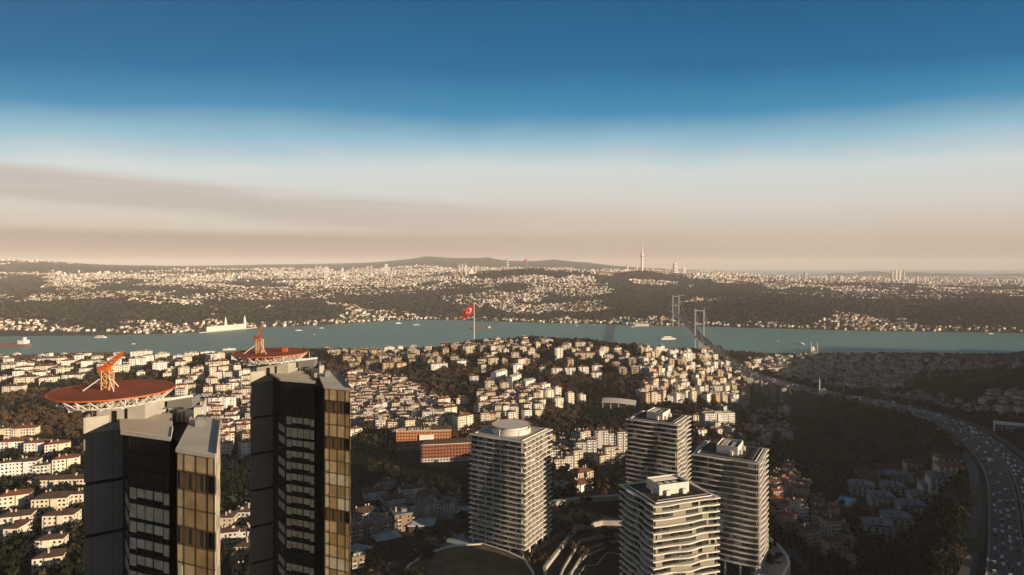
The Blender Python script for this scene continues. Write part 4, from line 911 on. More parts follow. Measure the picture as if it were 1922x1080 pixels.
def join_buildings(lst, name, label=None, full=True):
    Vs, Fs, Ms = [], [], []; mats = list(WM.values())+list(RM.values())+[M_win, M_chim]; mi = {m_.name: k for k, m_ in enumerate(mats)}; off = 0
    for b in lst:
        x, y, z, rz, w_, d_, fl, roof, wall, gable = b; V_ = variant(w_, d_, fl, roof, gable)['_mb']; cs, sn = math.cos(rz), math.sin(rz)
        for nm, m_ in (('wall', WM[wall]), ('window_grid', M_win), ('balcony_stack', WM['white' if wall != 'brown' else 'cream']), ('roof', RM[roof])):
            mb = V_[nm]; a = np.array(mb.v)
            if not len(a): continue
            Vs.append(np.stack([x+a[:, 0]*cs-a[:, 1]*sn, y+a[:, 0]*sn+a[:, 1]*cs, z+a[:, 2]], -1)); Fs.extend([tuple(q+off for q in f) for f in mb.f]); Ms.extend([mi[m_.name]]*len(mb.f)); off += len(a)
        for cx, cyy, z0, z1 in V_['_chim']:
            mb = MB().box(cx-.45, cx+.45, cyy-.35, cyy+.35, z0, z1, bottom=False); a = np.array(mb.v)
            Vs.append(np.stack([x+a[:, 0]*cs-a[:, 1]*sn, y+a[:, 0]*sn+a[:, 1]*cs, z+a[:, 2]], -1)); Fs.extend([tuple(q+off for q in f) for f in mb.f]); Ms.extend([mi[M_chim.name]]*len(mb.f)); off += len(a)
    me = bpy.data.meshes.new(name); me.from_pydata(np.concatenate(Vs).tolist(), [], Fs); me.polygons.foreach_set('material_index', Ms)
    for m_ in mats: me.materials.append(m_)
    o = bpy.data.objects.new(name, me); C.objects.link(o); tag(o, label, kind='stuff'); return o
join_buildings(REST, 'distant_housing')
# ------------------------------------------------------------------ landmark buildings of the near shore
M_brick = mat('orange_brick', (.44, .17, .07), .9, noise=.2, nscale=.3); M_brick_shade = mat('shade_toned_brick', (.26, .10, .055), .9, noise=.2, nscale=.3)  # second brick is the orange one with shade painted into its colour
def school(u0, u1, v, fl, label, brick, sign=None, rz=0.0, entrance=True):
    p0, p1 = pick(u0, v), pick(u1, v); wdt = (u1-u0)/F*p0.y; T = empty('school_building', (p0.x, p0.y, p0.z), rz, label, 'school building')
    H = fl*3.7+1; d_ = 20
    MB().box(0, wdt, 0, d_, -8, 3.6).build('ground_floor', WM['pale grey'], T)
    MB().box(-.15, wdt+.15, -.15, d_, 3.6, H).build('wall', brick, T)
    for f in range(1, fl): MB().box(-.3, wdt+.3, -.3, -.152, f*3.7+2.7, f*3.7+3.1).build('floor_band', WM['ochre'] if brick is M_brick else M_brick_shade, T)
    w_ = MB(); nb = int(wdt/3.4)
    for f in range(fl):
        for k in range(nb): x = (k+.5)*wdt/nb; w_.box(x-.8, x+.8, -.26, -.16, f*3.7+.9, f*3.7+2.5)
    w_.build('window_grid', M_win, T, kind='stuff')
    r_ = MB(); r_.add([(-.8, -.8, H), (wdt+.8, -.8, H), (wdt+.8, d_, H), (-.8, d_, H), (6, d_/2, H+3), (wdt-6, d_/2, H+3)], [(0, 1, 5, 4), (1, 2, 5), (2, 3, 4, 5), (3, 0, 4), (3, 2, 1, 0)]); r_.build('roof', RM['brown'], T)
    MB().box(-.8, wdt+.8, -.95, -.5, H-.4, H+.25).build('cornice', WM['cream'], T)
    if entrance:
        a = wdt*.42
        MB().box(a, a+wdt*.26, -2.2, -.35, H*.45, H*.78).build('entrance_front', WM['white'], T)
        for k in range(4): MB().box(a+.2+k*(wdt*.26-1.2)/3, a+1.0+k*(wdt*.26-1.2)/3, -2.1, -1.4, -8, H*.45).build('entrance_column', WM['white'], T)
    if sign:
        xo = 2.4
        for chr_ in sign:
            if chr_ == ' ': xo += 2.2; continue
            cu = bpy.data.curves.new('letter', 'FONT'); cu.body = chr_; cu.size = 5.0; cu.extrude = .12
            t_o = bpy.data.objects.new('letter', cu); C.objects.link(t_o); bpy.context.view_layer.update()
            me_ = bpy.data.meshes.new_from_object(t_o.evaluated_get(bpy.context.evaluated_depsgraph_get())); bpy.data.objects.remove(t_o)
            o = bpy.data.objects.new('letter', me_); C.objects.link(o); o.parent = T; o.location = (xo, -1.2, H+.15); o.rotation_euler = (math.pi/2, 0, 0); me_.materials.append(M_penth)
            xo += max(v_.co.x for v_ in me_.vertices)+.55
        m = MB(); m.lathe(0, 0, [(1.2, 0), (1.2, .3)], 12); o = m.build('sign_emblem', M_penth, T, (.9, -1.0, H+1.2)); o.rotation_euler[0] = math.pi/2
    occ_add(p0.x+wdt*.25, p0.y+10, wdt*.28); occ_add(p0.x+wdt*.75, p0.y+10, wdt*.28)
    return T
school(744, 846, 846, 6, 'orange brick school with white rooftop lettering and white entrance', M_brick, 'MEF OKULLARI', math.radians(6))
school(790, 884, 868, 5, 'school wing in front of the orange school, its brick darkened for shade', M_brick_shade, None, math.radians(10), False)
# shaded villas between the towers
VILLA = [(686, 980, 58, 2, BR_, 'white'), (741, 960, 52, 3, BR_, 'white'), (705, 938, 48, 2, BR_, 'white'), (778, 945, 53, 4, BR_, 'white'), (806, 950, 46, 3, T_, 'beige'), (807, 978, 55, 4, FG, 'pale grey'), (763, 996, 52, 4, FG, 'brown'), (712, 1012, 54, 4, FG, 'brown'), (843, 975, 40, 4, FG, 'pale grey'), (849, 955, 40, 3, BR_, 'beige'), (668, 1022, 30, 4, FG, 'brown'), (728, 918, 32, 2, BR_, 'pale grey'), (1099, 905, 42, 3, T_, 'beige'), (1098, 922, 46, 2, T_, 'white'), (672, 1075, 30, 3, FG, 'brown'), (445, 1060, 32, 2, BR_, 'beige'), (448, 1085, 30, 2, BR_, 'pale grey')]
CLR = []
def thing_building(name, u, v, wpx, fl, roof, wall, rz, label, cat, group, d_=None):
    p = pick(u, v); w_ = wpx/F*p.y*.85; d_ = d_ or w_*.7; rz = math.radians(rz); V_ = variant(w_, d_, fl, roof, False)
    c = p+Vector((-math.sin(rz), math.cos(rz), 0))*(d_/2); T = empty(name, (c.x, c.y, p.z), rz, label, cat, group)
    for nm, m_ in (('wall', WM[wall]), ('window_grid', M_win), ('balcony_stack', WM['pale grey']), ('roof', RM[roof])):
        o = bpy.data.objects.new(nm, V_[nm]); C.objects.link(o); o.parent = T; slotmat(o, m_)
        if nm in ('window_grid', 'balcony_stack'): o['kind'] = 'stuff'
        if nm == 'roof':
            for cx, cyy, z0, z1 in V_['_chim']:
                cc = bpy.data.objects.new('chimney', CHM); C.objects.link(cc); cc.parent = o; cc.location = (cx, cyy, z0); cc.scale = (1, 1, z1-z0)
    occ_add(c.x, c.y, w_*.52); return T
vs_sorted = sorted(range(len(VILLA)), key=lambda i: VILLA[i][0])
for n_v, i in enumerate(vs_sorted):
    u, v, wpx, fl, roof, wall = VILLA[i]
    thing_building('villa', u, v, wpx, fl, roof, wall, 24 if u < 1000 else 30, f'{wall} villa with {roof} roof below the towers, {ordw(n_v+1)} villa counted from the left', 'villa', 'villas between the towers')
# pavilions with pale blue hipped roofs
M_pav = mat('pale_blue_metal_roof', (.30, .40, .44), .45, noise=.2, nscale=.3)
for k, (u, v, wpx, lab) in enumerate(((722, 1028, 58, 'middle pale-blue hipped pavilion roof at the lower centre, tilted square'), (789, 1002, 60, 'wide pale-blue hipped pavilion roof beside the grey villas'), (866, 975, 42, 'pale-blue pavilion roof beside the round-topped striped tower'), (672, 1052, 46, 'pale-blue pavilion roof against the farther helicopter-deck tower'))):
    p = pick(u, v); w_ = wpx/F*p.y*.85; T = empty('pavilion', (p.x, p.y+w_*.4, p.z), math.radians((28, 3, 20, -20)[k]), lab, 'pavilion', 'blue-roofed pavilions')
    x, y = w_/2, w_*.36; MB().box(-x+1, x-1, -y+1, y-1, -6, 5.5).build('wall', M_dark, T)
    MB().add([(-x, -y, 5.5), (x, -y, 5.5), (x, y, 5.5), (-x, y, 5.5), (-x*.35, 0, 8.6), (x*.35, 0, 8.6)], [(0, 1, 5, 4), (1, 2, 5), (2, 3, 4, 5), (3, 0, 4), (3, 2, 1, 0)]).build('roof', M_pav, T)
    m = MB()
    for a, b_ in (((-x, -y), (x, -y)), ((x, -y), (x, y)), ((x, y), (-x, y)), ((-x, y), (-x, -y))): m.add(*_wallseg(a, b_, .4, 5.55, 6.2))
    m.build('roof_kerb', M_slab, T); occ_add(p.x, p.y+w_*.4, w_*.55)
# housing estate on the right: red hipped and curved blue-grey roofs
EST = [(1632, 892, 0), (1672, 882, 0), (1723, 872, 0), (1785, 865, 0), (1788, 880, 0), (1643, 907, 0), (1688, 897, 1), (1735, 898, 0), (1772, 903, 1), (1622, 917, 1), (1683, 920, 1), (1757, 918, 1), (1660, 940, 1), (1738, 938, 1), (1720, 958, 1), (1690, 982, 1), (1655, 997, 1)]
M_curv = mat('curved_zinc_roof', (.10, .12, .14), .6, noise=.35, nscale=.25, spec=.5)
M_solar = mat('skylight', (.5, .52, .52), .3)
for k, (u, v, cur) in enumerate(EST):
    p = pick(u, v+14); rz = math.radians(-14); s_ = p.y/700
    T = empty('estate_house', (p.x, p.y+6, p.z-2), rz, f"{'curved blue-grey' if cur else 'red hipped'} roofed estate house right of the pool, {ordw(k+1)} counted from the back", 'house', 'estate houses beside the highway')
    x, y, H = 11.5, 7.5, 12.0
    MB().box(-x, x, -y, y, -8, H).build('wall', WM['beige' if not cur else 'pale grey'], T)
    for f in range(4): MB().box(x+.01, x+1.3, -y+.6, y-.6, f*3+.3, f*3+1.1).build('balcony', WM['pale grey'], T)
    for a in range(4):
        for f in range(4): MB().box(-x+1.6+a*5.4, -x+4.2+a*5.4, -y-.12, -y-.02, f*3+.6, f*3+2.5).build('window', M_win, T)
    if cur:
        vs = []; nn = 8
        for j in range(nn+1):
            t_ = j/nn; xx = -x-1+(2*x+2)*t_; zz = H+.1+2.4*math.sin(math.pi*(.12+.76*t_))
            vs += [(xx, -y-1, zz), (xx, y+1, zz+.6), (xx, y+1, zz+.2), (xx, -y-1, zz-.4)]
        R_ = MB().add(vs, [(4*j+a, 4*j+(a+1) % 4, 4*j+4+(a+1) % 4, 4*j+4+a) for j in range(nn) for a in range(4)]+[(0, 1, 2, 3), tuple(4*nn+a for a in (3, 2, 1, 0))]).build('roof', M_curv, T)
        for (sx, sy) in ((-5, -3), (1, -4), (6, -3), (3, 3)): MB().box(sx-.8, sx+.8, sy-.6, sy+.6, H+1.6, H+3.4).build('roof_window', M_frame if sx != 6 else M_solar, R_)
    else:
        MB().add([(-x-1, -y-1, H), (x+1, -y-1, H), (x+1, y+1, H), (-x-1, y+1, H), (-4.5, 0, H+3.6), (4.5, 0, H+3.6)], [(0, 1, 5, 4), (1, 2, 5), (2, 3, 4, 5), (3, 0, 4), (3, 2, 1, 0)]).build('roof', RM['brown'] if k != 4 else RM['terracotta'], T)
    occ_add(p.x, p.y+6, 14)
# pools
M_pool = mat('pool_water', (.02, .30, .42), .1, spec=.6); M_pave = mat('pool_paving', (.36, .34, .31), .9, noise=.2, nscale=.3)
for k, (u, v, wx, wy, lab, rz) in enumerate(((1586, 944, 22, 9, 'bright blue swimming pool beside the estate houses', 48), (1143, 769, 22, 7, 'pale blue swimming pool left of the white arched canopy', -8), (668, 891, 8, 4, 'small turquoise pool right of the farther helicopter-deck tower', 0))):
    p = pick(u, v); z = max(float(ground(p.x+dx, p.y+dy)) for dx in (-10, 0, 10) for dy in (-8, 0, 8))+.3
    T = empty('swimming_pool', (p.x, p.y, z), math.radians(rz), lab, 'swimming pool')
    MB().box(-wx/2-4, wx/2+4, -wy/2-3, wy/2+3, -6, 0).build('paving', M_pave, T); MB().box(-wx/2, wx/2, -wy/2, wy/2, .004, .05).build('water', M_pool, T); occ_add(p.x, p.y, wx*.75)
# white arched canopy
p = pick(1162, 763); T = empty('arched_canopy', (p.x, p.y, p.z), math.radians(-12), 'white arched canopy roof over a sports court behind the striped towers', 'canopy')
vs = []; nn = 12; Lc, Wc = 56, 34
for j in range(nn+1):
    t_ = j/nn; xx = -Lc/2+Lc*t_; zz = 7.5+2.2*math.sin(math.pi*(.15+.75*t_))-2.0*t_
    vs += [(xx, -Wc/2, zz), (xx, Wc/2, zz+1), (xx, Wc/2, zz+.5), (xx, -Wc/2, zz-.5)]
MB().add(vs, [(4*j+a, 4*j+(a+1) % 4, 4*j+4+(a+1) % 4, 4*j+4+a) for j in range(nn) for a in range(4)]+[(0, 1, 2, 3), tuple(4*nn+a for a in (3, 2, 1, 0))]).build('roof', M_penth, T)
MB().box(-Lc/2+2, Lc/2-3, -Wc/2+2.5, Wc/2-1, -8, 5.2).build('hall', M_dark, T)
for j in range(5):
    for sg in (-1, 1): MB().bar((-Lc/2+2+j*(Lc-4)/4, sg*(Wc/2-.5), -8), (-Lc/2+2+j*(Lc-4)/4, sg*(Wc/2-.5), 7.4), .35).build('post', M_penth, T)
occ_add(p.x, p.y, 30)
# flagpole with flag
def flag(loc, H, fw, fh_, label, rz):
    T = empty('flagpole', loc, rz, label, 'flagpole', 'red flags on tall poles')
    MB().lathe(0, 0, [(.9*H/95, -3), (.75*H/95, H*.6), (.5*H/95, H), (.05, H+.8)], 10).build('pole', mat('white_pole', (.75, .72, .66), .5), T)
    nn, mm_ = 16, 8; vs = []
    def pt(s, t_): 
        x = -fw*s*.80; z = H-1-fh_*t_-fh_*.95*s**1.15*(.9-.15*t_); y = 1.6*math.sin(s*7+t_*2)*s*fw/30
        return (x-.6, y, z)
    for j in range(nn+1):
        for k in range(mm_+1): vs.append(pt(j/nn, k/mm_))
    n2 = len(vs); vs2 = [(a, b_+.15, c) for a, b_, c in vs]
    f1 = [(j*(mm_+1)+k, (j+1)*(mm_+1)+k, (j+1)*(mm_+1)+k+1, j*(mm_+1)+k+1) for j in range(nn) for k in range(mm_)]
    FL = MB().add(vs+vs2, f1+[tuple(i+n2 for i in reversed(f)) for f in f1]).build('flag', mat('flag_red', (.42, .012, .02), .8), T)
    # crescent and star, both faces
    def emb(poly, dy): return [(lambda q: (q[0], q[1]+dy, q[2]))(pt(s, t_)) for s, t_ in poly]
    ar = fh_/fw; cres = []; star = []
    for a in np.linspace(.75, 2*math.pi-.75, 26): cres.append((.36+.25*ar*math.cos(a), .5+.25*math.sin(a)))
    inner = []
    for a in np.linspace(2*math.pi-.95, .95, 26): inner.append((.36+.0625*ar+.20*ar*math.cos(a), .5+.20*math.sin(a)))
    for a in range(10):
        r = .125 if a % 2 == 0 else .05; star.append((.36+.34*ar+r*ar*math.cos(math.pi+a*math.pi/5), .5+r*math.sin(math.pi+a*math.pi/5)))
    wm = mat('flag_white', (.75, .72, .68), .8)
    for dy in (-.06, .21):
        o_, i_ = emb(cres, dy), emb(inner[::-1], dy); m = MB(); m.add(o_+i_, [(k, k+1, 26+k+1, 26+k) for k in range(25)]); m.build('crescent', wm, FL)
        MB().add(emb(star, dy), [tuple(range(10))]).build('star', wm, FL)
    return T
p = pick(890, 643); flag((p.x, p.y, p.z), HC-(569-VH)/F*p.y-p.z, 36, 24, 'tall white flagpole flying a large red flag above the strait', math.radians(0))
# Ortakoy style mosque on the shore
def mosque(loc, s, label, minarets, wallm, rz=0, dome_r=9):
    T = empty('mosque', loc, rz, label, 'mosque')
    MB().box(-10*s, 10*s, -10*s, 10*s, -5, 16*s).build('wall', wallm, T)
    MB().box(-16*s, 16*s, -15*s, -10.01*s, -5, 10*s).build('annexe', wallm, T)
    MB().lathe(0, 0, [(dome_r*s, 16*s), (dome_r*s, 18*s)]+[(dome_r*s*math.cos(a), 18*s+dome_r*s*math.sin(a)) for a in np.linspace(.05, 1.5, 9)], 24).build('dome', wallm, T)
    for (x, y) in minarets:
        m = MB(); m.lathe(x*s, y*s, [(1.3*s, -5), (1.2*s, 24*s), (1.7*s, 25*s), (1.7*s, 26*s), (1.0*s, 26.2*s), (.95*s, 36*s), (1.2*s, 36.5*s), (.1*s, 43*s)], 10); m.build('minaret', wallm, T)
    for k in range(3): MB().box((-6+k*5)*s, (-4+k*5)*s, -10.15*s, -10.02*s, 10.2*s, 14.5*s).build('window', M_win, T)
    return T
c = P(1520, 665.5, 3); mosque((c.x, c.y-15, 4), 1.15, 'pale twin-minaret mosque on the near shore of the strait', [(-11, -11), (11, -11)], WM['cream'], .2); occ_add(c.x, c.y, 40)
p = pick(1538, 741); T = empty('white_minaret', (p.x, p.y, p.z), 0, 'slim white minaret beside a small dome by the viaduct end', 'minaret')
MB().lathe(0, 0, [(1.2, -4), (1.0, 20), (1.5, 21), (.9, 21.5), (.8, 27), (.05, 31)], 10).build('shaft', M_penth, T); MB().lathe(9, 3, [(6, -4), (6, 5)]+[(6*math.cos(a), 5+6*math.sin(a)) for a in np.linspace(.05, 1.5, 8)], 20).build('dome', WM['pale grey'], T)
# long low office beside the road on the right
p = pick(1868, 812); T = empty('office_block', (p.x, p.y, p.z), math.radians(-28), 'long low office block with white roof edge at the right margin', 'building')
MB().box(0, 46, 0, 14, -8, 11).build('wall', WM['pale grey'], T); MB().box(-.5, 46.5, -.5, 14.5, 11, 12.2).build('roof', M_penth, T)
for f in range(3): MB().box(1, 45, -.1, -.01, f*3.6+1, f*3.6+2.6).build('window_band', M_win, T)
occ_add(p.x+20, p.y, 26)
# ------------------------------------------------------------------ podium round the striped towers
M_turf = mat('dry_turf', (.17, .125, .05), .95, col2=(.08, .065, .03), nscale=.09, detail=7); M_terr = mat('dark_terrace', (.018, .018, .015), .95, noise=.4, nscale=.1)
M_plaza = mat('pale_plaza', (.33, .37, .38), .8, noise=.2, nscale=.1)
def plate(name, pts, z, th_, m_, label=None, cat=None, kind=None):
    poly = [pz(u, v, z) for u, v in pts]; o = MB().prism(poly, z-th_, z).build(name, m_); tag(o, label, cat, kind=kind); return o
def kerb(name, pts, z, w_, h, m_, label, cat, close=False, parent=None):
    q = [Vector(pz(u, v, z)) for u, v in pts]; m = MB()
    if close: q.append(q[0])
    vs = []; n = len(q)
    for i, c in enumerate(q):
        a = q[max(0, i-1)]; b_ = q[min(n-1, i+1)]
        if close and i in (0, n-1): a, b_ = q[n-2], q[1]
        d = (b_-a).normalized(); nn = Vector((-d.y, d.x))*w_/2
        for sg, zz in ((-1, z-h), (-1, z+.9), (1, z+.9), (1, z-h)): vs.append((c.x+sg*nn.x, c.y+sg*nn.y, zz))
    m.add(vs, [(4*k+a, 4*k+(a+1) % 4, 4*k+4+(a+1) % 4, 4*k+4+a) for k in range(n-1) for a in range(4)]+[(0, 1, 2, 3), tuple(4*(n-1)+a for a in (3, 2, 1, 0))])
    o = m.build(name, m_, parent); tag(o, label, cat); return o
for x_, y_, r_ in [(0, 515, 40), (125, 545, 36), (155, 450, 34), (95, 380, 34), (60, 440, 46), (-30, 460, 40), (20, 430, 40), (200, 430, 30), (-97, 165, 30), (-86, 235, 30)]: occ_add(x_, y_, r_)
tb = [(748, 1095), (768, 1062), (800, 1040), (850, 1026), (905, 1022), (950, 1036), (985, 1052), (1000, 1075), (1004, 1110), (900, 1200), (740, 1200)]
R = empty('green_roof', (pz(880, 1080, 112)[0], pz(880, 1080, 112)[1], 100), 0, 'grassy curved roof with pale stone rim at the bottom centre', 'green roof')
q = [Vector(pz(u, v, 112)) for u, v in tb]; cen = sum(q, Vector((0, 0)))/len(q); vs = []; rings = 6
for k in range(rings):
    f = 1-k/rings*.92
    for a in q: x, y = cen+(a-cen)*f; vs.append((x-R.location.x, y-R.location.y, 12+(1-f)*4.2+.5*vnoise(x, y, 9, 3)))
n = len(q); fs = [(k*n+a, k*n+(a+1) % n, (k+1)*n+(a+1) % n, (k+1)*n+a) for k in range(rings-1) for a in range(n)]+[tuple((rings-1)*n+a for a in range(n))]
MB().add(vs, fs).build('turf', M_turf, R)
o = kerb('rim', tb, 112, 1.6, 8, M_slab, None, None, True); o.parent = R; o.location = -R.location
plate('plaza', [(815, 1040), (840, 1012), (870, 1000), (905, 985), (960, 1010), (905, 1028)], 106, 5, M_plaza, kind='structure')
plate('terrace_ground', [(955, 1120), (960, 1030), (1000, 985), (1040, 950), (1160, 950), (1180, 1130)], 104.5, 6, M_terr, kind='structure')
TR = empty('terrace_garden', (pz(1090, 1040, 105)[0], pz(1090, 1040, 105)[1], 95), 0, 'stepped dark terrace garden with pale stone edges between the striped towers', 'terrace')
lines = [[(1026, 1110), (1022, 1066), (1082, 990), (1130, 979), (1175, 980)], [(1050, 1085), (1058, 1066), (1088, 1016), (1132, 1005), (1172, 1002)], [(1062, 1110), (1072, 1076), (1098, 1034), (1140, 1018), (1172, 1016)], [(1062, 1085), (1100, 1044), (1135, 1030), (1165, 1010)], [(1080, 1090), (1098, 1064), (1120, 1062), (1142, 1038), (1170, 1044)]]
for k, l in enumerate(lines):
    o = kerb('terrace_edge', l, 107.5-(.9*k), 2.2 if k == 0 else 1.0, 3.0, M_conc if k == 0 else M_pier, None, None); o.parent = TR; o.location = -TR.location
m = MB()
for k in range(26):
    a = Vector(pz(1000+k*4.2, 1035-k*2.6, 105)); m.box(a.x-.25, a.x+.25, a.y-5, a.y+5, 104.6, 105.1)
o = m.build('planting_strip', M_pier, TR, kind='stuff'); o.location = -TR.location
W1 = kerb('footbridge', [(1030, 944), (1060, 939), (1100, 935), (1165, 931)], 110, 4.5, 3.5, M_conc, 'pale footbridge between the round-topped striped tower and its neighbours', 'footbridge')
W2 = empty('terrace_wall', (pz(1460, 1050, 112)[0], pz(1460, 1050, 112)[1], 100), 0, 'curved cream terrace with stone rim below the rightmost striped tower', 'terrace')
cw = [(1444, 1010), (1462, 1026), (1478, 1046), (1481, 1060), (1472, 1078), (1450, 1110), (1420, 1120)]
o = kerb('rim', cw, 112, 1.8, 9, M_slab, None, None); o.parent = W2; o.location = -W2.location
poly = [pz(u, v, 111) for u, v in cw]+[pz(1400, 1060, 111)]; o = MB().prism(poly, 103, 111).build('deck', M_pave, W2); o.location = -W2.location
rp = [P(u, v, 97) for u, v in ((1480, 1030), (1500, 1050), (1530, 1085), (1560, 1130))]
m = MB(); vs = []
for a in rp: vs += [(a.x-5, a.y, float(ground(a.x, a.y))+1.2), (a.x+6, a.y, float(ground(a.x, a.y))+1.2)]
tag(m.add(vs, [(2*k, 2*k+1, 2*k+3, 2*k+2) for k in range(3)]).build('lane', M_asph), kind='structure')
# street at the lower left and lower centre
def street(pts, w_, name='street'):
    m = MB(); q = []
    for (u, v), (u2, v2) in zip(pts, pts[1:]):
        a, b_ = pick(u, v), pick(u2, v2); n = max(2, int((b_-a).length/7))
        q += [a.lerp(b_, k/n) for k in range(n)]
    q.append(pick(*pts[-1])); vs = []
    for i, c in enumerate(q):
        d = (q[min(i+1, len(q)-1)]-q[max(0, i-1)]).normalized(); nn = Vector((-d.y, d.x))*w_/2
        zc = max(float(ground(c.x+nn.x*t_, c.y+nn.y*t_)) for t_ in (-1, 0, 1))+.5
        vs += [(c.x-nn.x, c.y-nn.y, zc), (c.x+nn.x, c.y+nn.y, zc)]; occ_add(c.x, c.y, w_*.5)
    o = m.add(vs, [(2*k, 2*k+1, 2*k+3, 2*k+2) for k in range(len(q)-1)]).build(name, M_asph); tag(o, kind='structure'); return q
q1 = street([(0, 1052), (60, 1036), (150, 1024)], 9); q2 = street([(660, 1090), (720, 1072), (770, 1045), (840, 1015)], 8); q3 = street([(1085, 860), (1075, 825), (1090, 800)], 16, 'car_park')
k = 0; rc2 = random.Random(5)
for q, nn_, w_ in ((q1, 5, 2.6), (q2, 7, 2.4), (q3, 22, 6.5)):
    for j in range(nn_):
        c = q[int(j*(len(q)-1)/nn_)]; o_ = w_*rc2.choice((-1, 1)); k += 1; col = rc2.choice(('white', 'silver', 'white', 'dark grey', 'black'))
        o = bpy.data.objects.new('car', car_of('car', col)); C.objects.link(o); z = float(ground(c.x+o_, c.y)); o.location = (c.x+o_, c.y, z+.9); o.rotation_euler[2] = rc2.uniform(-.2, .2)+(1.6 if q is not q1 else .3)
        where = 'street at the lower left corner' if q is q1 else ('shaded street by the blue pavilions' if q is q2 else 'car park behind the round-topped tower')
        tag(o, f'{col} car on the {where}, {ordw(j+1)} along it', 'car', 'cars in the side streets')
# ------------------------------------------------------------------ trees
for b in BLD:                                   # open yards and streets in front of the buildings
    for q in (5, 13, 20): occ_add(b[0], b[1]-b[5]/2-q, min(b[4]*.45, 9))
for u, v, wpx, *_ in VILLA:
    p = pick(u, v)
    for q in (4, 14, 24): occ_add(p.x, p.y-q, wpx/F*p.y*.4)
for u, v, _ in EST:
    p = pick(u, v+14)
    for q in (4, 14): occ_add(p.x, p.y-q, 10)
for u, v in ((765, 846), (790, 846), (820, 868), (850, 868), (875, 868)):
    p = pick(u, v)
    for q in (6, 18, 30): occ_add(p.x, p.y-q, 13)
def leafball(m, c, r, n, rng, size, squash=.85, mi=0):
    for _ in range(n):
        d = rng.normal(size=3); d /= np.linalg.norm(d); rad = r*(rng.random()**.33); p = np.array(c)+d*rad*np.array((1, 1, squash))
        t1 = np.cross(d+rng.normal(size=3)*.8, rng.normal(size=3)); t1 /= np.linalg.norm(t1)+1e-9; t2 = np.cross(t1, d+rng.normal(size=3)*.5); t2 /= np.linalg.norm(t2)+1e-9
        s = size*rng.uniform(.6, 1.3)
        m.add([p-t1*s-t2*s*.7, p+t1*s-t2*s*.6, p+t1*s*.8+t2*s, p-t1*s*.9+t2*s*.8], [(0, 1, 2, 3)], mi)
def tree_parts(kind, seed, n_leaf=230):
    rng = np.random.default_rng(seed); tr = MB(); cr_ = MB()
    if kind == 'cypress':
        tr.bar((0, 0, -2), (0, 0, 5), .3, sides=5)
        for k in range(9): leafball(cr_, (0, 0, 2+k*1.25), 1.5*(1-(k/9)**2)+.3, 26, rng, .7, 1.0)
        return tr, cr_
    H = rng.uniform(9, 12.5); th = H*.36
    tr.bar((0, 0, -2), (0, 0, th), .34, sides=6)
    nl = 7
    for k in range(nl):
        a = 2*math.pi*k/nl+rng.uniform(-.3, .3); rr_ = rng.uniform(1.8, 3.6) if k else .4; zc = rng.uniform(.5, .86)*H if k else H*.86
        e = (rr_*math.cos(a), rr_*math.sin(a), zc); tr.bar((0, 0, th*.8), e, .13, sides=4)
        leafball(cr_, e, rng.uniform(1.5, 2.5), n_leaf//nl, rng, .62 if kind != 'bare' else .40, .85)
        if kind == 'bare':
            for j in range(5):
                d = rng.normal(size=3); d[2] = abs(d[2]); d /= np.linalg.norm(d); tr.bar(e, tuple(np.array(e)+d*rng.uniform(1.2, 2.4)), .05, sides=3)
    return tr, cr_
M_bark = mat('bark', (.05, .038, .027), .95); 
LEAF = {'dark evergreen': mat('leaf_evergreen', (.015, .020, .010), .9, noise=.5, nscale=.25, spec=.1), 'olive green': mat('leaf_olive', (.036, .036, .016), .9, noise=.4, nscale=.25, spec=.1), 'brown autumn': mat('leaf_brown', (.085, .062, .037), .9, noise=.4, nscale=.25, spec=.1), 'bare russet': mat('leaf_russet', (.13, .088, .055), .9, noise=.35, nscale=.25, spec=.1), 'orange autumn': mat('leaf_orange', (.17, .08, .025), .9, noise=.35, nscale=.3, spec=.1), 'dark cypress': mat('leaf_cypress', (.014, .020, .011), .9, spec=.1)}
TP = []
for kn, kd, sd_ in (('dark evergreen', 'ev', 1), ('dark evergreen', 'ev', 2), ('dark evergreen', 'ev', 8), ('olive green', 'ev', 3), ('olive green', 'ev', 4), ('brown autumn', 'dec', 5), ('brown autumn', 'dec', 6), ('bare russet', 'bare', 7), ('bare russet', 'bare', 9), ('orange autumn', 'dec', 10), ('dark cypress', 'cypress', 11)):
    a, b_ = tree_parts(kd, sd_, 300 if kd == 'bare' else 240); a = a.mesh('trunk'); a.materials.append(M_bark); b_ = b_.mesh('crown'); b_.materials.append(LEAF[kn]); TP.append((kn, a, b_))
# candidate places over the near shore
NT = 60000
uu = RNG.uniform(-60, 1990, NT*4); DD = np.exp(RNG.uniform(math.log(330), math.log(2330), NT*4)); keep = RNG.random(NT*4) < (DD/2330)**.55
uu, DD = uu[keep], DD[keep]; xx = U2X(uu, DD); zz = ground(xx, DD); vvv = VH+F*(HC-zz)/DD
ok = (zz > 2.5) & (vvv < 1130)
dens = .40+.5*(vnoise(xx, DD, 90, 8)+.5)
WOOD = [[(0, 735), (160, 740), (340, 740), (330, 850), (160, 850), (130, 820), (60, 790), (0, 790)], [(650, 690), (900, 690), (900, 745), (800, 745), (650, 700)], [(650, 815), (745, 815), (745, 860), (890, 870), (880, 930), (790, 930), (650, 960)], [(1030, 770), (1180, 770), (1180, 850), (1030, 850)], [(1450, 770), (1560, 745), (1750, 800), (1840, 870), (1850, 1080), (1600, 1080), (1600, 1010), (1480, 880)], [(1690, 690), (1922, 690), (1990, 760), (1800, 760), (1690, 720)], [(1000, 680), (1200, 690), (1200, 740), (1040, 735)], [(420, 870), (470, 870), (470, 1080), (420, 1080)], [(0, 1030), (160, 1030), (160, 1100), (0, 1100)], [(0, 905), (160, 910), (160, 960), (0, 960)], [(1190, 640), (1330, 650), (1330, 668), (1190, 660)]]
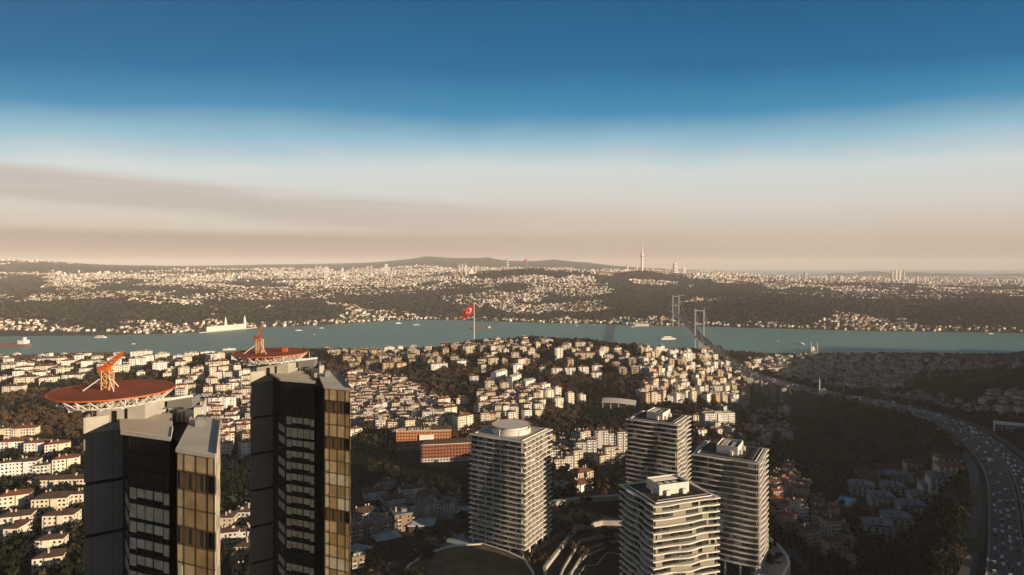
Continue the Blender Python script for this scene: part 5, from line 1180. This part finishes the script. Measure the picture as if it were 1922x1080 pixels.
for poly in WOOD: dens = np.where(in_poly(poly, uu, vvv), 1.0, dens)
DENSEB = [[(655, 745), (850, 765), (800, 812), (655, 800)], [(1405, 676), (1922, 690), (1680, 735), (1410, 695)], [(330, 715), (480, 700), (480, 860), (330, 760)], [(895, 745), (1020, 748), (1020, 790), (895, 800)]]
for poly in DENSEB: dens = np.where(in_poly(poly, uu, vvv), dens*.15, dens)
for poly in ([(650, 915), (890, 915), (890, 1100), (650, 1100)], [(1440, 900), (1500, 900), (1610, 1020), (1610, 1090), (1470, 1090)], [(1600, 870), (1815, 855), (1825, 960), (1720, 1050), (1610, 1040)], [(1030, 880), (1160, 880), (1160, 925), (1030, 925)]): dens = np.where(in_poly(poly, uu, vvv), .12, dens)
for poly in ([(945, 955), (1175, 930), (1185, 1120), (945, 1120)], [(1395, 708), (1545, 742), (1545, 795), (1470, 795), (1395, 765)], [(1560, 915), (1612, 915), (1612, 990), (1550, 990)], [(735, 845), (890, 850), (890, 895), (760, 895)]): dens = np.where(in_poly(poly, uu, vvv), .04, dens)
ok &= RNG.random(len(uu)) < dens
hd = np.full(len(xx), 1e9)
for i in range(0, NI, 2): hd = np.minimum(hd, np.hypot(HWA[i, 0]+HNOR[i, 0]*9-xx, HWA[i, 1]+HNOR[i, 1]*9-DD))
ok &= hd > np.where(DD < 1250, 36, 26)
grass = in_poly([(1825, 930), (1858, 930), (1850, 1080), (1800, 1080)], uu, vvv); ok &= ~grass
ix = np.where(ok)[0]; TREES = []
for i in ix:
    x, y = float(xx[i]), float(DD[i]); r = 2.6
    if not occ_ok(x, y, r*.4): continue
    cell = (int(x//30), int(y//30)); TREES.append((x, y, float(zz[i]), float(uu[i]), float(vvv[i]))); OCC.setdefault(cell, []).append((x, y, r*.75 if y < 900 else r*.55))
    if len(TREES) > 26000: break
tr_rng = np.random.default_rng(4)
def tkind(x, y, u, v):
    n = float(vnoise(x, y, 70, 6))+float(tr_rng.normal())*.16; warm = (u < 1000 and v < 860) 
    if (u > 1430 and v > 690) or (v > 860): n -= .16
    if u > 1430 and v > 740: n -= .20
    if warm: n += .30 if (u < 340 or 640 < u < 900) else .10
    if n < -.12: return int(tr_rng.choice((0, 1, 2, 0, 10)))
    if n < .06: return int(tr_rng.choice((0, 1, 2, 3, 4)))
    if n < .28: return int(tr_rng.choice((3, 4, 5, 6)))
    return int(tr_rng.choice((5, 6, 7, 8, 7, 8, 6, 5, 9)))
TT = [(x, y, z, tkind(x, y, u, v), float(tr_rng.uniform(.75, 1.25)), float(tr_rng.uniform(0, 6.28)), u, v) for x, y, z, u, v in TREES]
for u, v, k, s in ((1485, 1020, 8, 1.5), (1562, 1058, 9, 1.0), (1545, 900, 4, 1.2), (1800, 1065, 7, 1.3), (1140, 915, 9, .8), (1040, 905, 9, .7), (1770, 1075, 7, 1.3), (693, 822, 4, 1.7), (690, 815, 4, 1.5)):
    p = pick(u, v); TT.append((p.x, p.y, p.z, k, s, 0.0, u, v))
vis = [i for i, t_ in enumerate(TT) if 3 < t_[6] < 1918 and t_[7] < 1075]
vis.sort(key=lambda i: TT[i][1]/TT[i][4]); indv = set(vis[:300])
inf = []
for i in vis[:300]: u, v = TT[i][6:8]; k = near_lm(u, v); inf.append((k, (LMK[k][1]-u)**2+(LMK[k][2]-v)**2, i))
inf.sort(); cn = {}
for k, _, i in inf:
    cn[k] = cn.get(k, 0)+1; x, y, z, kd, s, a, u, v = TT[i]; nm, tm, cm_ = TP[kd]
    T = empty('tree', (x, y, z), a, f'{nm} tree, {ordw(cn[k])} nearest tree to the {LMK[k][0]}', 'tree', 'trees near the towers'); T.scale = (s, s, s)
    for n2, me_ in (('trunk', tm), ('crown', cm_)): o = bpy.data.objects.new(n2, me_); C.objects.link(o); o.parent = T
def scatter(name, pts, protos, kind='stuff'):
    """one object that instances the prototypes on its points"""
    col = bpy.data.collections.new(name+'_kinds')
    for k, (pm) in enumerate(protos):
        o = bpy.data.objects.new(f'{name}_kind_{k:02d}', pm); col.objects.link(o)
    a = np.array(pts); me = bpy.data.meshes.new(name); me.from_pydata(a[:, :3].tolist(), [], [])
    at = me.attributes.new('kind_index', 'INT', 'POINT'); at.data.foreach_set('value', a[:, 3].astype(np.int32))
    at = me.attributes.new('size', 'FLOAT', 'POINT'); at.data.foreach_set('value', a[:, 4].astype(np.float32))
    at = me.attributes.new('turn', 'FLOAT', 'POINT'); at.data.foreach_set('value', a[:, 5].astype(np.float32))
    o = bpy.data.objects.new(name, me); C.objects.link(o); tag(o, kind=kind)
    g = bpy.data.node_groups.new(name, 'GeometryNodeTree'); g.interface.new_socket('Geometry', in_out='INPUT', socket_type='NodeSocketGeometry'); g.interface.new_socket('Geometry', in_out='OUTPUT', socket_type='NodeSocketGeometry')
    gi, go = g.nodes.new('NodeGroupInput'), g.nodes.new('NodeGroupOutput'); ip = g.nodes.new('GeometryNodeInstanceOnPoints'); ci = g.nodes.new('GeometryNodeCollectionInfo')
    ci.inputs['Collection'].default_value = col; ci.inputs['Separate Children'].default_value = True; ci.inputs['Reset Children'].default_value = True
    def na(nm, ty): n = g.nodes.new('GeometryNodeInputNamedAttribute'); n.data_type = ty; n.inputs[0].default_value = nm; return n.outputs[0]
    cx = g.nodes.new('ShaderNodeCombineXYZ'); g.links.new(na('turn', 'FLOAT'), cx.inputs[2])
    g.links.new(gi.outputs[0], ip.inputs['Points']); g.links.new(ci.outputs[0], ip.inputs['Instance']); ip.inputs['Pick Instance'].default_value = True
    g.links.new(na('kind_index', 'INT'), ip.inputs['Instance Index']); g.links.new(cx.outputs[0], ip.inputs['Rotation']); g.links.new(na('size', 'FLOAT'), ip.inputs['Scale']); g.links.new(ip.outputs[0], go.inputs[0])
    md = o.modifiers.new('scatter', 'NODES'); md.node_group = g; return o
def joined(tm, cm_):
    m = MB(); a = np.empty(len(cm_.vertices)*3); cm_.vertices.foreach_get('co', a)
    m.add(a.reshape(-1, 3).tolist(), [tuple(p_.vertices) for p_ in cm_.polygons], 0)
    a = np.empty(len(tm.vertices)*3); tm.vertices.foreach_get('co', a); m.add(a.reshape(-1, 3).tolist(), [tuple(p_.vertices) for p_ in tm.polygons], 1)
    me = m.mesh('tree_kind'); me.materials.append(cm_.materials[0]); me.materials.append(tm.materials[0]); return me
rest = [t_[:6] for i, t_ in enumerate(TT) if i not in indv]
# woods on the unseen ridge at right, added to shade the valley
for _ in range(2600):
    y = math.exp(RNG.uniform(math.log(250), math.log(2200))); x = .8*y+RNG.uniform(60, 420); z = float(ground(x, y))
    if z > 3 and hwdist(x, y) > 34: rest.append((x, y, z, int(RNG.integers(0, 9)), float(RNG.uniform(.8, 1.3)), float(RNG.uniform(0, 6.28))))
scatter('woodland', rest, [joined(a, b_) for _, a, b_ in TP])
gp = MB(); vs = [P(u, v, 109) for u, v in ((1826, 935), (1856, 932), (1846, 1085), (1795, 1085))]
a, b_, c_, d_ = vs; n = 10; gv = []
for i in range(n+1):
    for j in range(n+1):
        q = a.lerp(b_, i/n).lerp(d_.lerp(c_, i/n), j/n); gv.append((q.x, q.y, float(ground(q.x, q.y))+.6))
tag(gp.add(gv, [(i*(n+1)+j, (i+1)*(n+1)+j, (i+1)*(n+1)+j+1, i*(n+1)+j+1) for i in range(n) for j in range(n)]).build('grass_bank', mat('green_grass', (.05, .065, .018), .95, noise=.3, nscale=.15)), kind='structure')
# ------------------------------------------------------------------ the far shore
FOREST = [[(-90, 575), (60, 572), (200, 562), (380, 577), (420, 603), (350, 614), (300, 602), (200, 607), (0, 602), (-90, 602)], [(395, 577), (480, 572), (500, 597), (420, 602)], [(885, 516), (1000, 505), (1100, 513), (1112, 521), (1000, 521), (900, 525)], [(1130, 521), (1210, 508), (1290, 519), (1255, 527), (1180, 528)],
          [(1280, 572), (1400, 557), (1560, 567), (1575, 592), (1500, 616), (1350, 602), (1290, 602)], [(1700, 582), (1800, 572), (1990, 574), (1990, 612), (1850, 612), (1720, 604)], [(-90, 520), (90, 515), (95, 540), (40, 556), (-90, 558)], [(-90, 490), (200, 490), (480, 506), (480, 514), (180, 516), (-90, 510)], [(170, 542), (250, 526), (275, 534), (240, 550)],
          [(660, 570), (760, 560), (880, 578), (860, 597), (700, 592)], [(500, 570), (600, 568), (640, 585), (520, 590)], [(1130, 560), (1260, 545), (1280, 600), (1160, 590)], [(1300, 535), (1430, 533), (1450, 552), (1290, 560)], [(760, 482), (1160, 482), (1160, 500), (760, 500)], [(920, 535), (980, 535), (990, 545), (930, 546)]]
LIGHTWOOD = [[(640, 540), (880, 535), (900, 575), (640, 570)], [(1540, 540), (1922, 555), (1922, 575), (1560, 580)], [(380, 560), (560, 555), (560, 575), (380, 580)]]
N_ = 150000
ua = RNG.uniform(-60, 1990, N_); Da = np.exp(RNG.uniform(math.log(3000), math.log(12500), N_)); keep = RNG.random(N_) < np.clip((Da/5200)**.9, .25, 1); ua, Da = ua[keep], Da[keep]
xa = U2X(ua, Da); za = ground(xa, Da); va = VH+F*(HC-za)/Da; th_a = np.arctan2(xa, Da); se_, sa_ = shores(th_a)
base = (za > 1.5) & (Da > sa_+12) & ((ua < 1420) | (Da < 10800))
wood = np.zeros(len(ua), bool)
uj = ua+26*vnoise(xa, Da, 180, 31)+14*vnoise(xa, Da, 60, 33); vj = va+9*vnoise(xa, Da, 200, 32)+5*vnoise(xa, Da, 70, 34)
for poly in FOREST: wood |= in_poly(poly, uj, vj)
lw = np.zeros(len(ua), bool)
for poly in LIGHTWOOD: lw |= in_poly(poly, ua, va)
nsm = vnoise(xa, Da, 420, 12)+.6*vnoise(xa, Da, 150, 13)
city = base & ~wood & (nsm > np.where(lw, .03, -.12)); city |= base & (wood & (nsm > .40)); 
city |= base & (Da-sa_ < 75) & (RNG.random(len(ua)) < .55)
# grid thinning so that houses do not overlap
def thin(x, y, idx, cell):
    seen = set(); out_ = []
    for i in idx:
        k = (int(x[i]//cell(y[i])), int(y[i]//cell(y[i])))
        if k not in seen: seen.add(k); out_.append(i)
    return out_
ci = thin(xa, Da, np.where(city)[0], lambda y: 23 if y < 6000 else (33 if y < 9000 else 46))
hs = []
hr = np.random.default_rng(77)
for i in ci:
    D = Da[i]; f = 1.0 if D < 5500 else (1.25 if D < 8000 else 1.6); w_ = hr.uniform(9, 17)*f; d_ = hr.uniform(8, 13)*f; h = hr.uniform(6, 13) if D < 5500 else hr.uniform(9, 22)
    if D > 7500 and hr.random() < .08: h = hr.uniform(26, 48); w_, d_ = hr.uniform(16, 22), hr.uniform(14, 18)
    if D-sa_[i] < 90: h = hr.uniform(7, 11)
    hs.append((xa[i], D, za[i], hr.uniform(-.5, .8), w_, d_, h, hr.choice(7, p=(.34, .26, .14, .08, .05, .07, .06)), hr.random() < (.62 if D < 6000 else .35), ua[i], va[i], D-sa_[i]))
print('far houses', len(hs))
FW = list(WM.values())   # white cream beige grey ochre pinkish brown
def house_geo(w_, d_, h, hip):
    x, y = w_/2, d_/2; m = MB(); m.box(-x, x, -y, y, -7, h, 0, bottom=False, top=1)
    if hip:
        X, Y = x+.6, y+.6; rx = max(0, X-Y); m.add([(-X, -Y, h), (X, -Y, h), (X, Y, h), (-X, Y, h), (-rx, 0, h+Y*.5), (rx, 0, h+Y*.5)], [(0, 1, 5, 4), (1, 2, 5), (2, 3, 4, 5), (3, 0, 4)], 1)
    else: m.box(-x*.3, x*.3, -y*.3, y*.3, h, h+2.2, 0, bottom=False)
    nf = max(1, int(h/3)); nb = max(2, int(w_/4))
    for f in range(nf):
        for k in range(nb):
            cx = -x+(k+.5)*w_/nb; m.quad((cx-.7, -y-.06, f*3+1), (cx+.7, -y-.06, f*3+1), (cx+.7, -y-.06, f*3+2.3), (cx-.7, -y-.06, f*3+2.3), 2)
    return m
hs.sort(key=lambda b: -(b[4]*b[6]/b[1]**2)*(3 if b[11] < 110 else 1)*(1 if 5 < b[9] < 1917 else 0))
ind, rest_h = hs[:300], hs[300:]
FLM = [('twin-towered barracks', 425, 612), ('far bridge tower', 1268, 605), ('anchored tanker', 900, 612), ("far shore's left end", 0, 620), ('white palace', 1340, 600), ("far shore's right end", 1922, 615), ('television tower', 1205, 500), ('hilltop flag', 990, 490), ('tall hotel slab', 725, 505)]
inf = []
for i, b in enumerate(ind):
    k = min(range(len(FLM)), key=lambda q: (FLM[q][1]-b[9])**2+2*(FLM[q][2]-b[10])**2); inf.append((k, (FLM[k][1]-b[9])**2+(FLM[k][2]-b[10])**2, i))
inf.sort(); cn = {}; HV = {}
WN = list(WALLC)
for k, _, i in inf:
    b = ind[i]; cn[k] = cn.get(k, 0)+1; key = (round(b[4]/3), round(b[5]/3), round(b[6]/3), b[7], bool(b[8]))
    if key not in HV:
        me_ = house_geo(key[0]*3, key[1]*3, key[2]*3, key[4]).mesh('house')
        for m_ in (FW[key[3]], RM['terracotta'] if key[4] else RM['pale'], M_win): me_.materials.append(m_)
        HV[key] = me_
    o = bpy.data.objects.new('hillside_house' if b[11] > 110 else 'waterfront_house', HV[key]); C.objects.link(o); o.location = (b[0], b[1], b[2]); o.rotation_euler[2] = b[3]
    tag(o, f"{WN[key[3]]} {'waterfront' if b[11] < 110 else 'hillside'} house with {'red' if key[4] else 'flat'} roof, {ordw(cn[k])} nearest to the {FLM[k][0]}", 'house', 'houses of the far shore')
Vs, Fs, Ms = [], [], []; off = 0
for b in rest_h:
    x, y = b[4]/2, b[5]/2; h = b[6]; hip = b[8]
    vs = np.array([(-x, -y, -7), (x, -y, -7), (x, y, -7), (-x, y, -7), (-x, -y, h), (x, -y, h), (x, y, h), (-x, y, h), (-max(0, x-y), 0, h+y*.55), (max(0, x-y), 0, h+y*.55)])
    cs, sn = math.cos(b[3]), math.sin(b[3]); Vs.append(np.stack([b[0]+vs[:, 0]*cs-vs[:, 1]*sn, b[1]+vs[:, 0]*sn+vs[:, 1]*cs, b[2]+vs[:, 2]], -1))
    Fs += [tuple(q+off for q in f) for f in ((0, 1, 5, 4), (1, 2, 6, 5), (2, 3, 7, 6), (3, 0, 4, 7))]; Ms += [int(b[7])]*4
    if hip: Fs += [tuple(q+off for q in f) for f in ((4, 5, 9, 8), (5, 6, 9), (6, 7, 8, 9), (7, 4, 8))]; Ms += [7]*4
    else: Fs.append((4+off, 5+off, 6+off, 7+off)); Ms.append(8)
    off += 10
me_ = bpy.data.meshes.new('far_city'); me_.from_pydata(np.concatenate(Vs).tolist(), [], Fs); me_.polygons.foreach_set('material_index', Ms)
for m_ in FW+[RM['terracotta'], RM['pale']]: me_.materials.append(m_)
fc = bpy.data.objects.new('far_city', me_); C.objects.link(fc); tag(fc, kind='stuff')
# far trees
def blob(seed):
    rng = np.random.default_rng(seed); m = MB()
    for k in range(5):
        a = rng.uniform(0, 6.28); leafball(m, (2.6*math.cos(a)*(k > 0), 2.6*math.sin(a)*(k > 0), rng.uniform(4, 8)), rng.uniform(2.4, 3.4), 13, rng, 1.5)
    return m
ft = []
for kn, sd_ in (('dark evergreen', 21), ('dark evergreen', 22), ('olive green', 23), ('brown autumn', 24), ('dark evergreen', 25)):
    me_ = blob(sd_).mesh('far_tree'); me_.materials.append(LEAF[kn]); ft.append(me_)
cs_ = set((int(b[0]//14), int(b[1]//14)) for b in hs)
tw = base & ((wood & (Da < 8500)) | (RNG.random(len(ua)) < .6)) & (Da < 9500)
ti = np.where(tw)[0]; pts = []
for rep in range(2):
    for i in ti:
        x, y = xa[i]+RNG.uniform(-30, 30)*rep, Da[i]+RNG.uniform(-60, 60)*rep
        if (int(x//14), int(y//14)) in cs_: continue
        if rep and not wood[i]: continue
        pts.append((x, y, 0, int(RNG.choice(5, p=(.20, .18, .26, .22, .14))), float(RNG.uniform(.8, 2.1)), float(RNG.uniform(0, 6.28))))
pts = np.array(pts); pts[:, 2] = ground(pts[:, 0], pts[:, 1])-.6
pts = pts[pts[:, 2] > 1.2]; print('far trees', len(pts))
scatter('far_woodland', pts, ft)
# skyline towers
SKY = [(545, 502, 9, 'brown-grey'), (572, 508, 10, 'cream'), (585, 505, 5, 'grey'), (594, 500, 5, 'grey'), (602, 500, 6, 'grey'), (613, 502, 10, 'pale'), (643, 504, 6, 'white'), (652, 509, 6, 'cream'), (663, 502, 6, 'brown'), (672, 503, 5, 'brown'), (681, 504, 5, 'brown'), (690, 500, 6, 'grey'), (697, 500, 6, 'grey'), (725, 497, 8, 'tall pale'), (455, 514, 4, 'white'), (468, 513, 5, 'white'), (480, 513, 4, 'white'), (526, 509, 8, 'pale'), (862, 498, 3, 'slim'), (868, 497, 3, 'slim'), (874, 496, 3, 'slim'), (953, 485, 5, 'slim grey'), (1178, 497, 4, 'slim pale'), (1196, 499, 4, 'slim pale'), (1097, 505, 4, 'pale'), (1131, 506, 4, 'pale'), (1268, 495, 10, 'tall white'), (1284, 503, 8, 'white'), (1457, 518, 6, 'cream'), (1499, 515, 4, 'slim grey'), (1512, 512, 7, 'tall brown'), (1550, 521, 9, 'grey'), (1579, 520, 12, 'grey'), (1620, 520, 10, 'cream'), (1675, 509, 5, 'grey'), (1682, 508, 5, 'white'), (1689, 508, 5, 'white'), (1697, 509, 4, 'grey'), (1722, 520, 5, 'cream'), (1735, 521, 5, 'cream'), (1748, 522, 5, 'grey'), (1870, 524, 8, 'cream'), (1800, 528, 4, 'pale'), (1440, 523, 6, 'pale'), (1400, 524, 5, 'pale'), (1345, 520, 4, 'pale')]
def sky_mat(c): return WM['pale grey'] if 'grey' in c else WM['beige'] if 'brown' in c else WM['cream'] if 'cream' in c else WM['white']
for n_s, (u, vt, wpx, c) in enumerate(sorted(SKY)):
    D = 9000 if u < 1000 else 8600
    if u in (953, 1178, 1196): D = 9800
    x = U2X(u, D); z0 = float(ground(x, D)); zt = max(HC-(vt-VH)/F*D, z0+35); w_ = wpx/F*D*.8
    T = empty('skyscraper', (x, D, z0), .25, f'{c} high-rise on the far skyline, {ordw(n_s+1)} counted from the left', 'skyscraper', 'high-rises on the far skyline')
    H = zt-z0; MB().box(-w_/2, w_/2, -w_*.3, w_*.3, -12, H).build('shaft', sky_mat(c), T); MB().box(-w_*.3, w_*.3, -w_*.2, w_*.2, H, H+H*.06).build('top', sky_mat(c), T)
    for f in np.linspace(.12, .92, 6): MB().box(-w_/2-.15, w_/2+.15, -w_*.3-.4, -w_*.3-.1, H*f, H*f+H*.05).build('window_band', M_win, T)
# television tower
D = 7300; x = U2X(1205, D); z0 = float(ground(x, D)); T = empty('television_tower', (x, D, z0), 0, 'slender pale television tower with a tall spire on the far hill', 'tower')
zt = HC-(450-VH)/F*D-z0; k = zt/365
MB().lathe(0, 0, [(15*k, -8), (13*k, 60*k), (11.5*k, 140*k), (15*k, 160*k), (17*k, 185*k), (14*k, 205*k), (9*k, 222*k)], 16).build('shaft', WM['white'], T); MB().lathe(0, 0, [(5.5*k, 221*k), (4.2*k, 290*k), (2.6*k, 291*k), (1.2*k, 365*k)], 10).build('spire', WM['white'], T)
MB().lathe(0, 0, [(17.3*k, 172*k), (17.3*k, 178*k)], 16, cap=False).build('window_band', M_win, T)
# hilltop mosque, hilltop flag, barracks, palace
D = 6700; x = U2X(884, D); mosque((x, D, float(ground(x, D))), 2.3, 'large pale six-minaret mosque on the far hill', [(-24, -14), (24, -14), (-24, 12), (24, 12), (-11, 16), (11, 16)], WM['white'], .3, 9)
D = 6300; x = U2X(989, D); z = float(ground(x, D)); flag((x, D, z), HC-(485-VH)/F*D-z, 40, 26, 'small red flag on a pole on top of the far hill', 0)
a, b_ = P(389, 623, 3), P(462, 616.5, 3); d = (b_-a); rz = math.atan2(d.y, d.x); Lb = d.length
T = empty('barracks', (a.x, a.y, 3), rz, 'long white barracks with two pointed towers on the far waterfront', 'building')
MB().box(0, Lb, 4, 22, -6, 22).build('wall', WM['white'], T); MB().box(-1, Lb+1, 3, 23, 22, 24).build('roof', RM['pale'], T)
for f in range(3): MB().box(3, Lb-3, 3.7, 3.95, 4+f*6.2, 7+f*6.2).build('window_band', WM['beige'], T)
for s in (.48, .985): MB().lathe(Lb*s, 8, [(7, -6), (7, 36), (8, 37), (5.5, 39), (5, 48), (.3, 66)], 8).build('tower', WM['white'], T)
MB().box(-40, Lb+60, -3, 3.5, -8, .8).build('quay', WM['beige'], T)
c = P(1340, 609, 3); T = empty('palace', (c.x, c.y+25, 3), .1, 'white waterfront palace on the far shore right of the bridge', 'palace')
MB().box(-32, 32, -16, 16, -6, 15).build('wall', WM['white'], T); MB().box(-33, 33, -17, 17, 15, 17).build('roof', RM['pale'], T)
for f in range(2): MB().box(-30, 30, -16.3, -16.05, 2.5+f*6, 5.5+f*6).build('window_band', M_win, T)
c = P(1205, 612, 3); T = empty('waterfront_hall', (c.x, c.y+15, 3), .05, 'long pale low hall on the far waterfront left of the bridge', 'building'); MB().box(-38, 38, -9, 9, -6, 11).build('wall', WM['pale grey'], T); MB().box(-39, 39, -10, 10, 11, 12.5).build('roof', RM['blue-grey'], T)
# ------------------------------------------------------------------ vessels
M_hull = mat('rust_hull', (.16, .07, .05), .8); M_hullw = mat('white_hull', (.72, .70, .66), .5)
def ship(u, v, length, label, tanker, rz=0.0, name='ship'):
    c = P(u, v, .3); T = empty(name, (c.x, c.y, 0), rz, label, name, 'vessels on the strait'); l, w_ = length/2, length*(.075 if tanker else .12)
    def hull(z0, z1, k=1.0): return [(-l*k, -w_), (l*.8*k, -w_), (l*k, 0), (l*.8*k, w_), (-l*k, w_)]
    hh = length*(.045 if tanker else .07)
    MB().prism(hull(0, 0), -1, hh).build('hull', M_hull if tanker else M_hullw, T)
    if tanker:
        MB().box(-l*.95, -l*.72, -w_*.8, w_*.8, hh, hh+length*.06).build('bridge_house', M_hullw, T); MB().box(-l*.9, -l*.84, -w_*.3, w_*.3, hh+length*.06, hh+length*.11).build('funnel', M_hullw, T); MB().box(l*.8, l*.93, -w_*.4, w_*.4, hh, hh+length*.025).build('forecastle', M_hull, T)
        MB().box(-l*.7, l*.8, -w_*.7, w_*.7, hh, hh+.8).build('deck', mat('deck_brown', (.30, .14, .09), .8), T)
    else:
        MB().box(-l*.8, l*.55, -w_*.85, w_*.85, hh, hh*1.9).build('lower_deck', M_hullw, T); MB().box(-l*.6, l*.35, -w_*.7, w_*.7, hh*1.9, hh*2.6).build('upper_deck', M_hullw, T); MB().box(-l*.75, l*.5, -w_*.87, -w_*.855, hh*1.15, hh*1.7).build('window_band', M_win, T)
ship(902, 617.5, 108, 'brown tanker lying in the strait behind the flagpole', True, math.pi)
ship(0, 650, 235, 'long rust-brown tanker entering at the left edge', True, math.pi-.05)
for u, v, ln, lab, rz in ((190, 634, 52, 'white ferry close to the far shore at the left', 0), (251, 646, 16, 'small white motorboat in mid strait at the left', .3), (561, 621, 32, 'white boat right of the farther helicopter deck', .1), (604, 616.5, 24, 'white boat moored near the far quay left of centre', .1), (590, 628, 10, 'tiny white boat heading diagonally across the strait', 1.0), (748, 607.5, 34, 'white ferry near the far shore left of the flag', .4), (781, 610.5, 34, 'second white ferry left of the flag', 0), (1188, 614, 22, 'small white boat left of the bridge', 0), (1254, 637, 70, 'large white ship half hidden behind the near shore trees', .2), (1499, 646, 42, 'white ferry in mid strait above the twin-minaret mosque', 2.4), (1601, 664, 40, 'white ferry near the right part of the near shore', .1), (1860, 627, 26, 'white boat with a wake near the far shore at right', 0), (1460, 640, 8, 'tiny boat right of the bridge', .4), (1083, 612, 14, 'small white boat right of the tanker', 0), (1115, 610.5, 14, 'small white boat farther right of the tanker', 0)):
    ship(u, v, ln, lab, False, rz, 'ferry' if 'ferry' in lab else ('ship' if 'ship' in lab else 'boat'))
